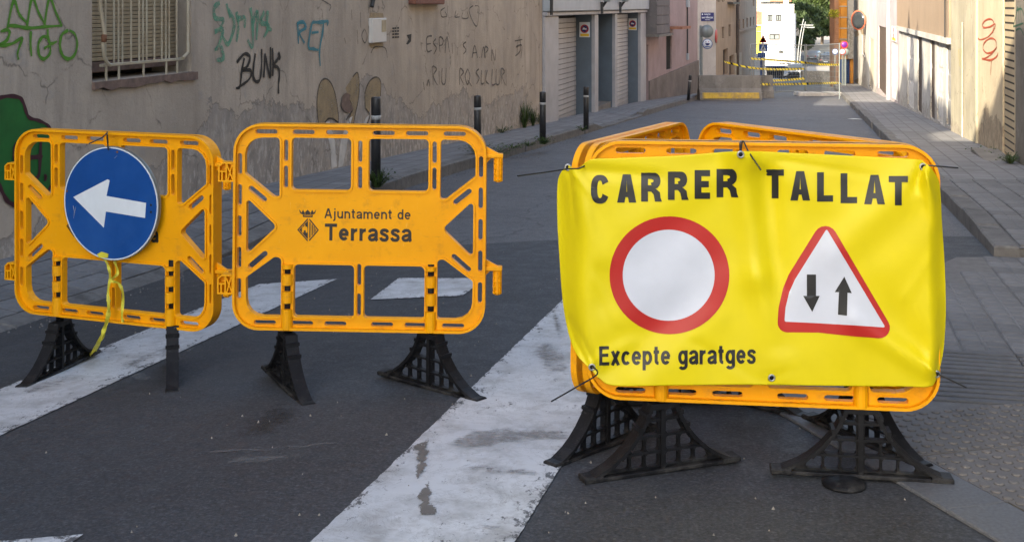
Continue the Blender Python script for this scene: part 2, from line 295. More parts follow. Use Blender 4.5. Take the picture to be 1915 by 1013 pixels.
# ------------------------------------------------------------------ mesh helpers
class B:
    """collects shapes, then becomes ONE mesh object"""
    def __init__(s): s.v = []; s.f = []; s.mi = []; s.sm = []
    def add(s, vs, fs, mi=0, smooth=False):
        o = len(s.v); s.v += [tuple(p) for p in vs]
        for f in fs: s.f.append(tuple(i + o for i in f)); s.mi.append(mi); s.sm.append(smooth)
    def box(s, a, b, mi=0, T=None, bev=0):
        x0, y0, z0 = a; x1, y1, z1 = b
        if bev:
            k = bev
            vs = []; 
            for z, q in ((z0, k), (z0 + k, 0), (z1 - k, 0), (z1, k)):
                vs += [(x0 + q, y0 + q, z), (x1 - q, y0 + q, z), (x1 - q, y1 - q, z), (x0 + q, y1 - q, z)]
            fs = [(3, 2, 1, 0), (12, 13, 14, 15)]
            for r in range(3):
                for i in range(4): fs.append((r * 4 + i, r * 4 + (i + 1) % 4, r * 4 + 4 + (i + 1) % 4, r * 4 + 4 + i))
        else:
            vs = [(x0, y0, z0), (x1, y0, z0), (x1, y1, z0), (x0, y1, z0), (x0, y0, z1), (x1, y0, z1), (x1, y1, z1), (x0, y1, z1)]
            fs = [(3, 2, 1, 0), (4, 5, 6, 7), (0, 1, 5, 4), (1, 2, 6, 5), (2, 3, 7, 6), (3, 0, 4, 7)]
        if T: vs = [T @ Vector(p) for p in vs]
        s.add(vs, fs, mi); return s
    def prism(s, poly, holes, y0, y1, mi=0, T=None):
        """outline with holes in the local x-z plane, from depth y0 to y1 (y0 < y1, y0 faces the viewer)"""
        loops = [poly] + list(holes)
        tri = tessellate_polygon([[Vector((p[0], p[1], 0)) for p in l] for l in loops])
        flat = [p for l in loops for p in l]; n = len(flat)
        vs = [(p[0], y0, p[1]) for p in flat] + [(p[0], y1, p[1]) for p in flat]
        fs = []
        for t in tri:
            a, b, c = (flat[i] for i in t)
            cr = (b[0] - a[0]) * (c[1] - a[1]) - (b[1] - a[1]) * (c[0] - a[0])
            if abs(cr) < 1e-12: continue
            if cr < 0: t = (t[0], t[2], t[1])
            fs.append(tuple(t)); fs.append(tuple(i + n for i in reversed(t)))
        o = 0
        for k, l in enumerate(loops):
            ar = sum(l[i][0] * l[(i + 1) % len(l)][1] - l[(i + 1) % len(l)][0] * l[i][1] for i in range(len(l)))
            ccw = (ar > 0) == (k == 0)
            for i in range(len(l)):
                a, b = o + i, o + (i + 1) % len(l)
                fs.append((b, a, a + n, b + n) if ccw else (a, b, b + n, a + n))
            o += len(l)
        if T: vs = [T @ Vector(p) for p in vs]
        s.add(vs, fs, mi); return s
    def tube(s, pts, r, n=8, mi=0, cap=True, smooth=True):
        pts = [Vector(p) for p in pts]; rs = r if hasattr(r, '__len__') else [r] * len(pts)
        vs, fs = [], []; up = Vector((0, 0, 1)); prev = None
        for i, p in enumerate(pts):
            d = (pts[min(i + 1, len(pts) - 1)] - pts[max(i - 1, 0)]).normalized()
            if prev is None:
                a = d.cross(up if abs(d.z) < .9 else Vector((1, 0, 0))).normalized()
            else: a = (prev - d * prev.dot(d)).normalized()
            prev = a; b = d.cross(a)
            for k in range(n):
                t = 2 * math.pi * k / n; vs.append(p + (a * math.cos(t) + b * math.sin(t)) * rs[i])
        for i in range(len(pts) - 1):
            for k in range(n):
                fs.append((i * n + k, i * n + (k + 1) % n, (i + 1) * n + (k + 1) % n, (i + 1) * n + k))
        s.add(vs, fs, mi, smooth)
        if cap: s.add(vs[:n], [tuple(range(n - 1, -1, -1))], mi); s.add(vs[-n:], [tuple(range(n))], mi)
        return s
    def lathe(s, prof, n=20, mi=0, T=None, smooth=True):
        vs, fs = [], []
        for r, z in prof:
            for k in range(n):
                t = 2 * math.pi * k / n; vs.append(Vector((r * math.cos(t), r * math.sin(t), z)))
        for i in range(len(prof) - 1):
            for k in range(n):
                fs.append((i * n + k, i * n + (k + 1) % n, (i + 1) * n + (k + 1) % n, (i + 1) * n + k))
        if prof[0][0] > 1e-6: fs.append(tuple(range(n - 1, -1, -1)))
        if prof[-1][0] > 1e-6: fs.append(tuple((len(prof) - 1) * n + k for k in range(n)))
        if T: vs = [T @ p for p in vs]
        s.add(vs, fs, mi, smooth); return s
    def obj(s, name, m, parent=None, mesh_only=False):
        me = bpy.data.meshes.new(name); me.from_pydata(s.v, [], s.f); me.validate()
        for k in (m if isinstance(m, (list, tuple)) else [m]): me.materials.append(M[k])
        if len(me.polygons) == len(s.f):
            me.polygons.foreach_set('material_index', s.mi); me.polygons.foreach_set('use_smooth', s.sm)
        me.update()
        if mesh_only: return me
        return link(name, me, parent)
def link(name, me, parent=None, T=None):
    o = bpy.data.objects.new(name, me); COL.objects.link(o)
    if parent: o.parent = parent
    if T: o.matrix_local = T
    return o
def tag(o, label=None, cat=None, group=None, kind=None):
    for k, v in (('label', label), ('category', cat), ('group', group), ('kind', kind)):
        if v: o[k] = v
    return o
def thing(name, label, cat, loc=(0, 0, 0), rz=0, group=None, T=None):
    o = bpy.data.objects.new(name, None); COL.objects.link(o)
    if T: o.matrix_world = T
    else: o.location = loc; o.rotation_euler = (0, 0, rz)
    o.empty_display_size = .1
    return tag(o, label, cat, group)
def copy_tree(o, parent=None):
    c = o.copy(); COL.objects.link(c); c.parent = parent
    for ch in [x for x in COL.objects if x.parent == o]: copy_tree(ch, c)
    return c
def rpoly(pts, n=5):
    """polygon with rounded corners: (x, z) or (x, z, radius)"""
    out = []; k = len(pts)
    for i in range(k):
        p = Vector(pts[i][:2]); r = pts[i][2] if len(pts[i]) > 2 else 0
        if r <= 0: out.append(tuple(p)); continue
        a = (Vector(pts[i - 1][:2]) - p); b = (Vector(pts[(i + 1) % k][:2]) - p)
        la, lb = a.length, b.length; a.normalize(); b.normalize()
        ang = a.angle(b); d = min(r / math.tan(ang / 2), la * .48, lb * .48); r = d * math.tan(ang / 2)
        c = p + (a + b).normalized() * (r / math.sin(ang / 2))
        s0 = p + a * d - c; s1 = p + b * d - c
        a0 = math.atan2(s0.y, s0.x); da = math.atan2(s1.y, s1.x) - a0
        da = (da + math.pi) % (2 * math.pi) - math.pi
        for j in range(n + 1):
            t = a0 + da * j / n; out.append((c.x + r * math.cos(t), c.y + r * math.sin(t)))
    return out
def offset(poly, d):
    """grow (d > 0) or shrink an outline"""
    n = len(poly); ar = sum(poly[i][0] * poly[(i + 1) % n][1] - poly[(i + 1) % n][0] * poly[i][1] for i in range(n))
    sg = 1 if ar > 0 else -1; out = []
    for i in range(n):
        p, q, r = Vector(poly[i - 1]), Vector(poly[i]), Vector(poly[(i + 1) % n])
        e, f = (q - p), (r - q)
        if e.length < 1e-9 or f.length < 1e-9: out.append(tuple(q)); continue
        e.normalize(); f.normalize(); n1 = Vector((e.y, -e.x)); n2 = Vector((f.y, -f.x)); m = n1 + n2
        if m.length < 1e-6: m = n1
        m.normalize(); out.append(tuple(q + m * (sg * d / max(.4, m.dot(n1)))))
    return out
def slot(x0, z0, x1, z1, w, n=4):
    d = Vector((x1 - x0, z1 - z0)).normalized(); nn = Vector((-d.y, d.x)); out = []; r = w / 2
    for c, s in ((Vector((x1, z1)), 1), (Vector((x0, z0)), -1)):
        for j in range(n + 1):
            t = math.pi / 2 - math.pi * j / n
            out.append(tuple(c + (d * math.cos(t) + nn * math.sin(t)) * r * s))
    return out
def ellipse(cx, cz, rx, rz, n=40, a0=0): return [(cx + rx * math.cos(a0 + 2 * math.pi * i / n), cz + rz * math.sin(a0 + 2 * math.pi * i / n)) for i in range(n)]
_tx = {}
def text2d(body, offs=0.0, space=1.0):
    """flat lettering as (verts, faces) with cap height about 0.7, from the built-in font"""
    cu = bpy.data.curves.new('t', 'FONT'); cu.body = body; cu.size = 1; cu.offset = offs; cu.space_character = space; cu.resolution_u = 4
    ob = bpy.data.objects.new('t', cu); me = bpy.data.meshes.new_from_object(ob)
    vs = [(v.co.x, v.co.y) for v in me.vertices]; fs = [tuple(p.vertices) for p in me.polygons]
    bpy.data.objects.remove(ob); bpy.data.meshes.remove(me); bpy.data.curves.remove(cu); return vs, fs
def fit(tx, x0, x1, z0, z1):
    """lettering scaled so that its ink fills a box"""
    vs, fs = tx; xs = [v[0] for v in vs]; zs = [v[1] for v in vs]
    kx = (x1 - x0) / (max(xs) - min(xs)); kz = (z1 - z0) / (max(zs) - min(zs))
    return [(x0 + (v[0] - min(xs)) * kx, z0 + (v[1] - min(zs)) * kz) for v in vs], fs
# a heavy grotesque alphabet drawn as pen strokes: x height 1, capitals 1.36, t = pen width
def A_(cx, cy, rx, ry, a0, a1, n=14): return [(cx + rx * math.cos(R(a0 + (a1 - a0) * i / n)), cy + ry * math.sin(R(a0 + (a1 - a0) * i / n))) for i in range(n + 1)]
def glyph(ch, t):
    h = t / 2; w = .80; X1 = w - h; X0 = h; cx = w / 2; r = (w - t) / 2
    bowl = A_(cx, .5, r, .5 - h, 0, 360, 26)
    if ch == 'n': return .80, [[(X0, 0), (X0, 1)], A_(cx, .56, r, .44 - h, 180, 0) + [(X1, 0)]]
    if ch == 'u': return .80, [[(X1, 1), (X1, 0)], [(X0, 1)] + A_(cx, .44, r, .44 - h, 180, 360)]
    if ch == 'm': return 1.26, [[(X0, 0), (X0, 1)], A_(.36, .56, .24, .44 - h, 180, 0) + [(.60, 0)], A_(.84 + .04, .56, .28, .44 - h, 180, 0) + [(1.16, 0)]]
    if ch == 'r': return .54, [[(X0, 0), (X0, 1)], A_(.50, .50, .50 - h, .50 - h, 172, 88)]
    if ch == 't': return .50, [[(.22, 1.28), (.22, .32)] + A_(.42, .28, .20, .28 - h, 180, 275, 8), [(0, 1 - h * .8), (.48, 1 - h * .8)]]
    if ch == 'e': return w, [[(X0 + .02, .51), (X1 + h * .7, .51)], A_(cx, .5, r, .5 - h, 8, 320, 24)]
    if ch == 'c': return .76, [A_(cx, .5, r, .5 - h, 42, 318, 24)]
    if ch == 's': return .72, [[(x * .72, y) for x, y in ((.88, .72), (.80, .84), (.66, .89), (.50, .90), (.32, .88), (.20, .80), (.18, .72), (.24, .63), (.40, .57), (.60, .50), (.78, .42), (.83, .30), (.80, .19), (.68, .11), (.50, .09), (.30, .11), (.17, .19), (.12, .31))]]
    if ch == 'a': return .78, [[(.12, .70), (.15, .80), (.24, .87), (.38, .90), (.52, .88), (.62, .80), (.65, .68), (.65, .25), (.67, .10), (.74, .03)], [(.65, .56), (.48, .50), (.28, .46), (.15, .38), (.11, .26), (.16, .15), (.28, .10), (.44, .12), (.58, .22), (.65, .34)]]
    if ch == 'd': return w, [[(X1, 0), (X1, 1.38)], bowl]
    if ch == 'p': return w, [[(X0, 1), (X0, -.38)], bowl]
    if ch == 'g': return w, [[(X1, 1), (X1, .0)] + A_(cx, -.06, r, .30 - h + .03, 0, -155, 12), bowl]
    if ch == 'x': return .78, [[(.12, 0), (.66, 1)], [(.66, 0), (.12, 1)]]
    if ch == 'j': return .36, [[(.20, 1), (.20, -.12), (.17, -.22), (.08, -.28), (-.02, -.28)], [(.20, 1.18), (.20, 1.18 + t * .85)]]
    if ch == 'A': return 1.04, [[(.10, 0), (.50, 1.36)], [(.94, 0), (.54, 1.36)], [(.24, .42), (.80, .42)]]
    if ch == 'T': return .96, [[(.0, 1.36 - h), (.96, 1.36 - h)], [(.48, 1.36), (.48, 0)]]
    if ch == 'E': return .86, [[(X0, 0), (X0, 1.36)], [(0, 1.36 - h), (.84, 1.36 - h)], [(0, .72), (.78, .72)], [(0, h), (.86, h)]]
    return .42, []
def pen_text(body, x0, x1, xh, base, t, gap=.16):
    """strokes of a word set between x0 and x1, in any unit (y up); returns ribbons as (verts, faces), pen width true in both directions"""
    tot = 0; items = []
    for ch in body: w_, st_ = glyph(ch, t); items.append((tot, st_)); tot += w_ + gap
    k = (x1 - x0) / (tot - gap); out = []
    for gi, (ox, st_) in enumerate(items):
        for s_ in st_:
            P = [Vector((x0 + (p[0] + ox) * k, base + p[1] * xh)) for p in s_]; vs = []; hw = t * xh / 2; n = len(P); closed = (P[0] - P[-1]).length < 1e-6
            for i, p in enumerate(P):
                d_ = (P[1] - P[-2]) if closed and i in (0, n - 1) else P[min(i + 1, n - 1)] - P[max(i - 1, 0)]
                d_.normalize(); m_ = Vector((-d_.y, d_.x))
                vs += [(p.x + m_.x * hw * .96, p.y + m_.y * hw), (p.x - m_.x * hw * .96, p.y - m_.y * hw)]
            out.append((vs, [(2 * i, 2 * i + 1, 2 * i + 3, 2 * i + 2) for i in range(n - 1)], gi))
    return out
def flat(bm, vf, y, mi=0): bm.add([(v[0], y, v[1]) for v in vf[0]], vf[1], mi)
def smooth_line(pts, n=6):
    if len(pts) < 3: return [Vector(p) for p in pts]
    P = [Vector(p) for p in pts]; out = []
    for i in range(len(P) - 1):
        p0, p1, p2, p3 = P[max(i - 1, 0)], P[i], P[i + 1], P[min(i + 2, len(P) - 1)]
        for j in range(n):
            t = j / n
            out.append(.5 * ((2 * p1) + (p2 - p0) * t + (2 * p0 - 5 * p1 + 4 * p2 - p3) * t * t + (3 * p1 - p0 - 3 * p2 + p3) * t ** 3))
    out.append(P[-1]); return out
def ribbon(bm, pts, w, y, mi=0, taper=True, curve=True):
    """a brushed line in the local x-z plane at depth y"""
    L = smooth_line(pts) if curve else [Vector(p) for p in pts]
    n = len(L); vs = []
    for i, p in enumerate(L):
        d = L[min(i + 1, n - 1)] - L[max(i - 1, 0)]
        if d.length < 1e-9: d = Vector((1, 0))
        d.normalize(); k = w / 2 * (1 if not taper else (.66 + .26 * math.sin(math.pi * min(1, i / (n - 1) + .15)) + .13 * math.sin(i * .9 + len(pts) * 2.1)))
        vs += [(p.x - d.y * k, y, p.y + d.x * k), (p.x + d.y * k, y, p.y - d.x * k)]
    bm.add(vs, [(2 * i, 2 * i + 1, 2 * i + 3, 2 * i + 2) for i in range(n - 1)], mi)
class Wall:
    """an upright plane: local x along it, local y into the building, z up"""
    def __init__(s, ox, oy, ux, uy):
        l = math.hypot(ux, uy); s.o = (ox, oy); s.u = (ux / l, uy / l)
        s.T = Matrix.Translation((ox, oy, 0)) @ Matrix.Rotation(math.atan2(uy, ux), 4, 'Z')
    def at(s, x, y):                                # where the line of sight through a pixel meets the wall
        k = dx(x); u = (s.o[0] - k * s.o[1]) / (k * s.u[1] - s.u[0]); Y = s.o[1] + u * s.u[1]
        return (u, HC + (YH - y) / F * Y)
    def pts(s, l): return [s.at(*p) for p in l]
    def ground(s, u): return G(s.o[0] + u * s.u[0], s.o[1] + u * s.u[1])

# ------------------------------------------------------------------ ground, road, markings, pavements
def kl(Y): return -4.14 + .27 * Y                  # left kerb line
def kr(Y): return 1.19 + .25 * Y                   # right kerb line
def wl(Y): return -5.14 + .27 * Y                  # foot of the left-hand walls
def wr(Y): return 2.3 + .252 * Y                   # foot of the right-hand walls
def sheet(name, fn, ss, ts, m, kind='structure', parent=None):
    vs = [fn(s, t) for s in ss for t in ts]; n = len(ts)
    b = B(); b.add(vs, [(i * n + j, i * n + j + 1, (i + 1) * n + j + 1, (i + 1) * n + j) for i in range(len(ss) - 1) for j in range(n - 1)], 0, True)
    o = b.obj(name, m, parent)
    if o.data.polygons[0].normal.z < 0: o.data.flip_normals()
    if kind: o['kind'] = kind
    return o
ys = [-60, -20, -6] + [i * .5 for i in range(-4, 44)] + list(range(22, 60, 2)) + list(range(60, 420, 10)) + [450, 500, 600, 700]
xs = [-400, -200, -100, -50, -25] + [i for i in range(-15, 40, 2)] + [50, 80, 120, 200, 400]
def hill(X, Y):
    z = G(X, Y) - .06
    c = X - (.26 * Y - 1.55)
    if Y > 110: z += sm(110, 260, Y) * (max(0, abs(c - 3) - 9) * .16 if abs(c) < 120 else 18)
    return z
sheet('ground', lambda Y, X: (X, Y, hill(X, Y)), ys, xs, 'dust')
yr = [-8, -4] + [i * .5 for i in range(-4, 44)] + list(range(22, 60, 2)) + list(range(60, 330, 6))
def road_pt(Y, t):
    k = sm(46, 52, Y) * (1 - sm(62, 70, Y)); wide = sm(150, 200, Y) * 1.5
    a, b = kl(Y) - 26 * k * 0 - wide, kr(Y) + wide * .6
    X = a + (b - a) * t; return (X, Y, G(X, Y))
yr = [-8, -4] + [i * .25 for i in range(-8, 52)] + [13 + i * .5 for i in range(0, 18)] + list(range(22, 60, 2)) + list(range(60, 330, 6))
sheet('road', road_pt, yr, [i / 40 for i in range(41)], 'asphalt_old')
# side street at the far corner, and the new asphalt of the trench in front
def patch(name, poly, m, lift, cell=.25, kind='structure'):
    """a sheet lying on the road inside an outline given on the plan"""
    x0, x1 = min(p[0] for p in poly), max(p[0] for p in poly); y0, y1 = min(p[1] for p in poly), max(p[1] for p in poly)
    bm = bmesh.new(); bm.faces.new([bm.verts.new((p[0], p[1], 0)) for p in poly])
    for ax, lo, hi in ((0, x0, x1), (1, y0, y1)):
        v = math.floor(lo / cell) * cell + cell
        while v < hi:
            co, no = [0, 0, 0], [0, 0, 0]; co[ax] = v; no[ax] = 1
            bmesh.ops.bisect_plane(bm, geom=bm.verts[:] + bm.edges[:] + bm.faces[:], plane_co=co, plane_no=no); v += cell
    for v in bm.verts: v.co.z = G(v.co.x, v.co.y) + lift
    bmesh.ops.recalc_face_normals(bm, faces=bm.faces[:])
    me = bpy.data.meshes.new(name); bm.to_mesh(me); bm.free(); me.materials.append(M[m])
    if me.polygons[0].normal.z < 0: me.flip_normals()
    o = link(name, me)
    if kind: o['kind'] = kind
    return o
def rough_edge(poly, amp, step):
    out = []
    for i in range(len(poly)):
        a, b = Vector(poly[i]), Vector(poly[(i + 1) % len(poly)]); n = max(1, int((b - a).length / step))
        for j in range(n):
            p = a + (b - a) * (j / n); out.append((p.x + random.uniform(-amp, amp), p.y + random.uniform(-amp, amp)))
    return out
patch('trench_asphalt', rough_edge([(kl(-3) + .02, -3), (kr(-3) + 1, -3), (kr(8.3), 8.3), (kl(8.0) + .02, 8.0)], .008, .3), 'asphalt_new', .006, .125)
def fade(o, pl, feather):
    at_ = o.data.attributes.new('fade', 'FLOAT', 'POINT'); n = len(pl)
    for i, v in enumerate(o.data.vertices):
        q = v.co.to_2d(); dmin = 9
        for k in range(n):
            p0, p1 = pl[k], pl[(k + 1) % n]
            if (p0 - q).length > feather * 3 and (p1 - q).length > feather * 3: continue
            e_ = p1 - p0; t = max(0, min(1, (q - p0).dot(e_) / max(1e-9, e_.length_squared))); dmin = min(dmin, (q - p0 - e_ * t).length)
        at_.data[i].value = min(1, dmin / feather)
    return o
def stripe(X0, Y0, Y1, w=.5, d=.253):               # one bar of the zebra crossing: left edge at (X0, Y0)
    p = rough_edge([(X0, Y0), (X0 + w, Y0 - .02), (X0 + w + d * (Y1 - Y0), Y1), (X0 + d * (Y1 - Y0), Y1 - .04)], .0022, .03)
    return fade(patch('crossing_stripe', p, 'road_paint', .010, .05), [Vector(q) for q in p], .09)
stripe(-.516 - .253 * 1.05, 2.0, 6.95, .525)
stripe(-2.19 - .25 * 2.0, 2.15, 6.93, .45)
a3 = rough_edge([(-.75, 6.22), (-.66, 6.86), (-.15, 6.70), (-.26, 6.20)], .003, .03); fade(patch('crossing_stripe', a3, 'road_paint', .010, .05), [Vector(q) for q in a3], .05)
stripe(-1.92, 2.0, 3.09, .52)
# worn streak, tyre scrapes, a damp patch and scuffs on the carriageway
def decal(poly_px, m, lift=.011, feather=.04, name='road_stain'):
    """a stain or scuff with a soft, broken edge: 'fade' grows from its outline inwards"""
    pl = [gp(*p) for p in poly_px]; pl = [Vector((p.x, p.y)) for p in smooth_line([(p.x, p.y) for p in pl + pl[:1]], 4)[:-1]]
    o = patch(name, [tuple(p) for p in pl], m, lift, .035 if feather < .06 else .07); at_ = o.data.attributes.new('fade', 'FLOAT', 'POINT')
    n = len(pl)
    for i, v in enumerate(o.data.vertices):
        q = v.co.to_2d(); dmin = 9
        for k in range(n):
            p0, p1 = pl[k], pl[(k + 1) % n]; e_ = p1 - p0; t = max(0, min(1, (q - p0).dot(e_) / max(1e-9, e_.length_squared))); dmin = min(dmin, (q - p0 - e_ * t).length)
        at_.data[i].value = min(1, dmin / feather)
decal([(768, 838), (806, 828), (812, 862), (806, 900), (818, 935), (824, 970), (788, 978), (768, 948), (776, 915), (766, 880)], 'scrape', .0135, .018)
decal([(832, 828), (900, 806), (1000, 806), (1075, 814), (1070, 830), (960, 838), (915, 848), (835, 842)], 'grime', .0145, .03)
decal([(858, 868), (930, 878), (1010, 884), (1008, 902), (925, 896), (856, 884)], 'grime', .0147, .03)
decal([(1012, 575), (1034, 572), (1058, 610), (1070, 660), (1052, 672), (1036, 630)], 'grime', .0146, .03)
decal([(985, 640), (1060, 650), (1085, 700), (1030, 722), (1000, 700), (970, 660)], 'grime', .0145, .08)
decal([(830, 1006), (900, 980), (975, 985), (930, 1010)], 'grime', .0148, .05)
decal([(640, 1000), (700, 920), (760, 860), (790, 868), (720, 950), (690, 1005)], 'grime', .0149, .10)
decal([(200, 690), (330, 640), (345, 655), (210, 715)], 'grime', .0146, .08); decal([(20, 740), (140, 690), (150, 712), (30, 765)], 'grime', .0146, .08)
decal([(500, 705), (560, 735), (610, 768), (580, 806), (500, 838), (390, 855), (370, 835), (430, 790), (470, 755)], 'damp', .0085, .16)
decal([(1150, 950), (1270, 940), (1290, 990), (1170, 1008)], 'damp', .0085, .12); decal([(1400, 820), (1440, 815), (1450, 850), (1400, 860)], 'damp', .0085, .10); decal([(150, 850), (260, 840), (300, 890), (180, 905)], 'damp', .0085, .2)
decal([(385, 846), (520, 838), (650, 824), (650, 834), (520, 848), (388, 855)], 'scuff', .0092, .02)
decal([(405, 865), (455, 850), (520, 850), (640, 842), (520, 872), (410, 878)], 'scuff', .0094, .05)
decal([(335, 657), (362, 645), (370, 655), (348, 668)], 'scuff', .0092, .03); decal([(230, 698), (285, 700), (285, 716), (240, 716)], 'scuff', .0092, .03); decal([(800, 655), (830, 645), (850, 660)], 'scuff', .0092, .03); decal([(60, 820), (100, 815), (96, 828)], 'scuff', .0092, .03)

def grit(name, n, where, size, m):
    b_ = B()
    for _ in range(n):
        x, y = where(); z = G(x, y) + .009; k = size * random.uniform(.4, 1.6); a_ = random.uniform(0, 6.3); c_, s_ = math.cos(a_) * k, math.sin(a_) * k
        b_.add([(x + c_, y + s_, z - .003), (x - s_, y + c_ * .8, z - .003), (x - c_ * .8, y - s_, z - .003), (x + s_ * .9, y - c_, z - .003), (x + random.uniform(-.2, .2) * k, y + random.uniform(-.2, .2) * k, z + k * .8)], [(0, 1, 4), (1, 2, 4), (2, 3, 4), (3, 0, 4)])
    tag(b_.obj(name, m), kind='stuff')
def on_road():
    Y_ = 2.9 + 7 * random.random() ** 1.6; return (kl(Y_) + random.uniform(.1, 4.6), Y_)
def by_kerb():
    Y_ = random.uniform(4.6, 19); return (kl(Y_) + abs(random.gauss(0, .14)) + .02, Y_)
grit('road_grit', 260, on_road, .004, 'dust'); grit('kerb_grit', 420, by_kerb, .0055, 'mortar')

# left pavement: flush at the crossing, then raised behind a kerb
def hk(Y):
    h = .012 + .108 * sm(7.4, 10, Y); d = sm(20.6, 21.6, Y) * (1 - sm(25.6, 26.6, Y)); return h - .09 * d
def lp(Y, t):                                      # t = 0 at the kerb, 1 at the wall
    X = kl(Y) + (wl(Y) - .05 - kl(Y)) * t; a = G(kl(Y), Y) + hk(Y); b = -.0464 * Y + .022 + .098 * sm(7.0, 9.6, Y)
    return Vector((X, Y, a + (b - a) * t))
yl = [i * .5 for i in range(-10, 44)] + [22 + i for i in range(0, 20)]
pv = sheet('pavement', lambda Y, t: tuple(lp(Y, t) - Vector((0, 0, .012 if Y < 10.2 else 0))), yl, [.12, .3, .5, .75, 1], 'paved')
def frame(fn, s, t, e=.02):
    """local axes of a curved surface at (s, t)"""
    o = fn(s, t); a = (fn(s + e, t) - o); b = (fn(s, t + e) - o); a.normalize(); n = a.cross(b).normalized()
    if n.z < 0: n = -n
    b = n.cross(a); return Matrix(((a.x, b.x, n.x, o.x), (a.y, b.y, n.y, o.y), (a.z, b.z, n.z, o.z), (0, 0, 0, 1)))
def pad_tile(n, size, pad, h, name, m):
    b = B(); g = size / 2 - .003; b.box((-g, -g, -.02), (g, g, 0))
    st = 2 * g / n
    for i in range(n):
        for j in range(n):
            cx, cy = -g + st * (i + .5), -g + st * (j + .5); q = st * pad / 2
            vs = [(cx - q, cy - q, 0), (cx + q, cy - q, 0), (cx + q, cy + q, 0), (cx - q, cy + q, 0)]; q *= .86
            vs += [(cx - q, cy - q, h), (cx + q, cy - q, h), (cx + q, cy + q, h), (cx - q, cy + q, h)]
            b.add(vs, [(4, 5, 6, 7), (0, 1, 5, 4), (1, 2, 6, 5), (2, 3, 7, 6), (3, 0, 4, 7)])
    return b.obj(name, m, mesh_only=True)
tile_me = pad_tile(2, .2, .93, .004, 'tile', 'tile')
def jig(T, a=.0015, r=.006): return T @ Matrix.Translation((random.uniform(-a, a), random.uniform(-a, a), random.uniform(-.0015, .0015))) @ Matrix.Rotation(random.uniform(-r, r), 4, 'X')
Y = 4.6
while Y < 9.7:
    for j in range(4):
        t = .14 + .1 + j * .2
        T = frame(lambda s, q: lp(s, q), Y + .05 * j * 0, t); link('tile', tile_me, pv, jig(T))
    Y += .2 / 1.036
def kerb(name_me, fn, Y0, Y1, parent, wdt=.15, dep=.20, L=.8, skip=()):
    me = None
    b = B(); b.box((-L / 2 + .004, -wdt, -dep), (L / 2 - .004, 0, 0), bev=.012); me = b.obj('kerbstone', name_me, mesh_only=True)
    y = Y0
    while y < Y1:
        T = fn(y + L / 2); link('kerbstone', me, parent, T @ Matrix.Translation((0, random.uniform(-.008, .008), random.uniform(-.008, .004))) @ Matrix.Rotation(random.uniform(-.012, .012), 4, 'Z')); y += L / 1.036
def kl_T(y):
    T = frame(lambda s, q: lp(s, q), y, .0); return T @ Matrix.Translation((0, 0, .006))
# kerbstones run along +Y with the road on their right: local y points to the road after the turn
def kerbL(y):
    T = kl_T(y); a = T.col[0].to_3d(); n = T.col[2].to_3d(); b = n.cross(a); o = T.col[3].to_3d()
    return Matrix(((a.x, b.x, n.x, o.x + b.x * .14), (a.y, b.y, n.y, o.y + b.y * .14), (a.z, b.z, n.z, o.z + b.z * .14), (0, 0, 0, 1)))
kerb('kerb_stone', kerbL, 4.4, 36, pv)

# right pavement: raised from Y = 7.4 on
def hr(Y): return .075 + .045 * sm(7.4, 9, Y)
def rp(Y, t):
    X = kr(Y) + (wr(Y) + .05 - kr(Y)) * t; a = G(kr(Y), Y); return Vector((X, Y, a + hr(Y)))
yr2 = [7.42] + [7.5 + i * .5 for i in range(0, 30)] + list(range(23, 60, 1))
pvr = sheet('pavement', lambda Y, t: tuple(rp(Y, t) - Vector((0, 0, .012 if Y < 11.2 else 0))), yr2, [.1, .3, .5, .75, 1], 'paved')
b = B(); p = [rp(7.43, 0.02), rp(7.43, 1)]
b.add([p[0] - Vector((0, 0, .2)), p[1] - Vector((0, 0, .2)), p[1] - Vector((0, 0, .013)), p[0] - Vector((0, 0, .013))], [(0, 1, 2, 3)]); b.obj('pavement_edge', 'mortar', pvr)
Y = 7.55
while Y < 11.1:
    for j in range(5):
        t = (.16 + .1 + j * .2) / (wr(Y) - kr(Y))
        if t < .97: link('tile', tile_me, pvr, jig(frame(lambda s, q: rp(s, q), Y, t)))
    Y += .2 / 1.031
def kerbR(y):
    T = frame(lambda s, q: rp(s, q), y, 0); a = T.col[0].to_3d(); n = T.col[2].to_3d(); bb = n.cross(a); o = T.col[3].to_3d() + n * .006
    return Matrix(((a.x, bb.x, n.x, o.x), (a.y, bb.y, n.y, o.y), (a.z, bb.z, n.z, o.z), (0, 0, 0, 1)))
kerb('kerb_stone', kerbR, 7.42, 52, pvr)

# flush landing of the crossing on the right, with its tactile paving
E0, ED = Vector((1.30, 2.85)), Vector((-.272, .962)).normalized(); EN = Vector((ED.y, -ED.x))   # granite edge, and to its right
land = [tuple(E0 - ED * 1.2), tuple(E0 + ED * 1.75), (1.45, 5.6), (2.80, 7.41), (4.7, 7.41), (4.4, 4.5), (3.6, 1.6)]
lm = patch('pavement', land, 'mortar', .0085, .15)
def gl(X, Y): return Vector((X, Y, G(X, Y)))
SD = Vector((.26, 1)).normalized(); SN = Vector((SD.y, -SD.x))
def edge_st(s, t): p = E0 + ED * s + EN * t; return gl(p.x, p.y)
def street_st(s, t): p = SD * s + SN * t; return gl(p.x, p.y)
b = B(); b.box((-.248, -.098, -.05), (.248, .098, .0), bev=.004); gr = b.obj('granite_slab', 'granite', mesh_only=True)
for i in range(6): link('granite_slab', gr, lm, jig(frame(edge_st, -1.0 + i * .5 + .25 - .1, .1) @ Matrix.Translation((0, 0, .0165))))
b = B(); b.box((-.197, -.197, -.02), (.197, .197, 0))
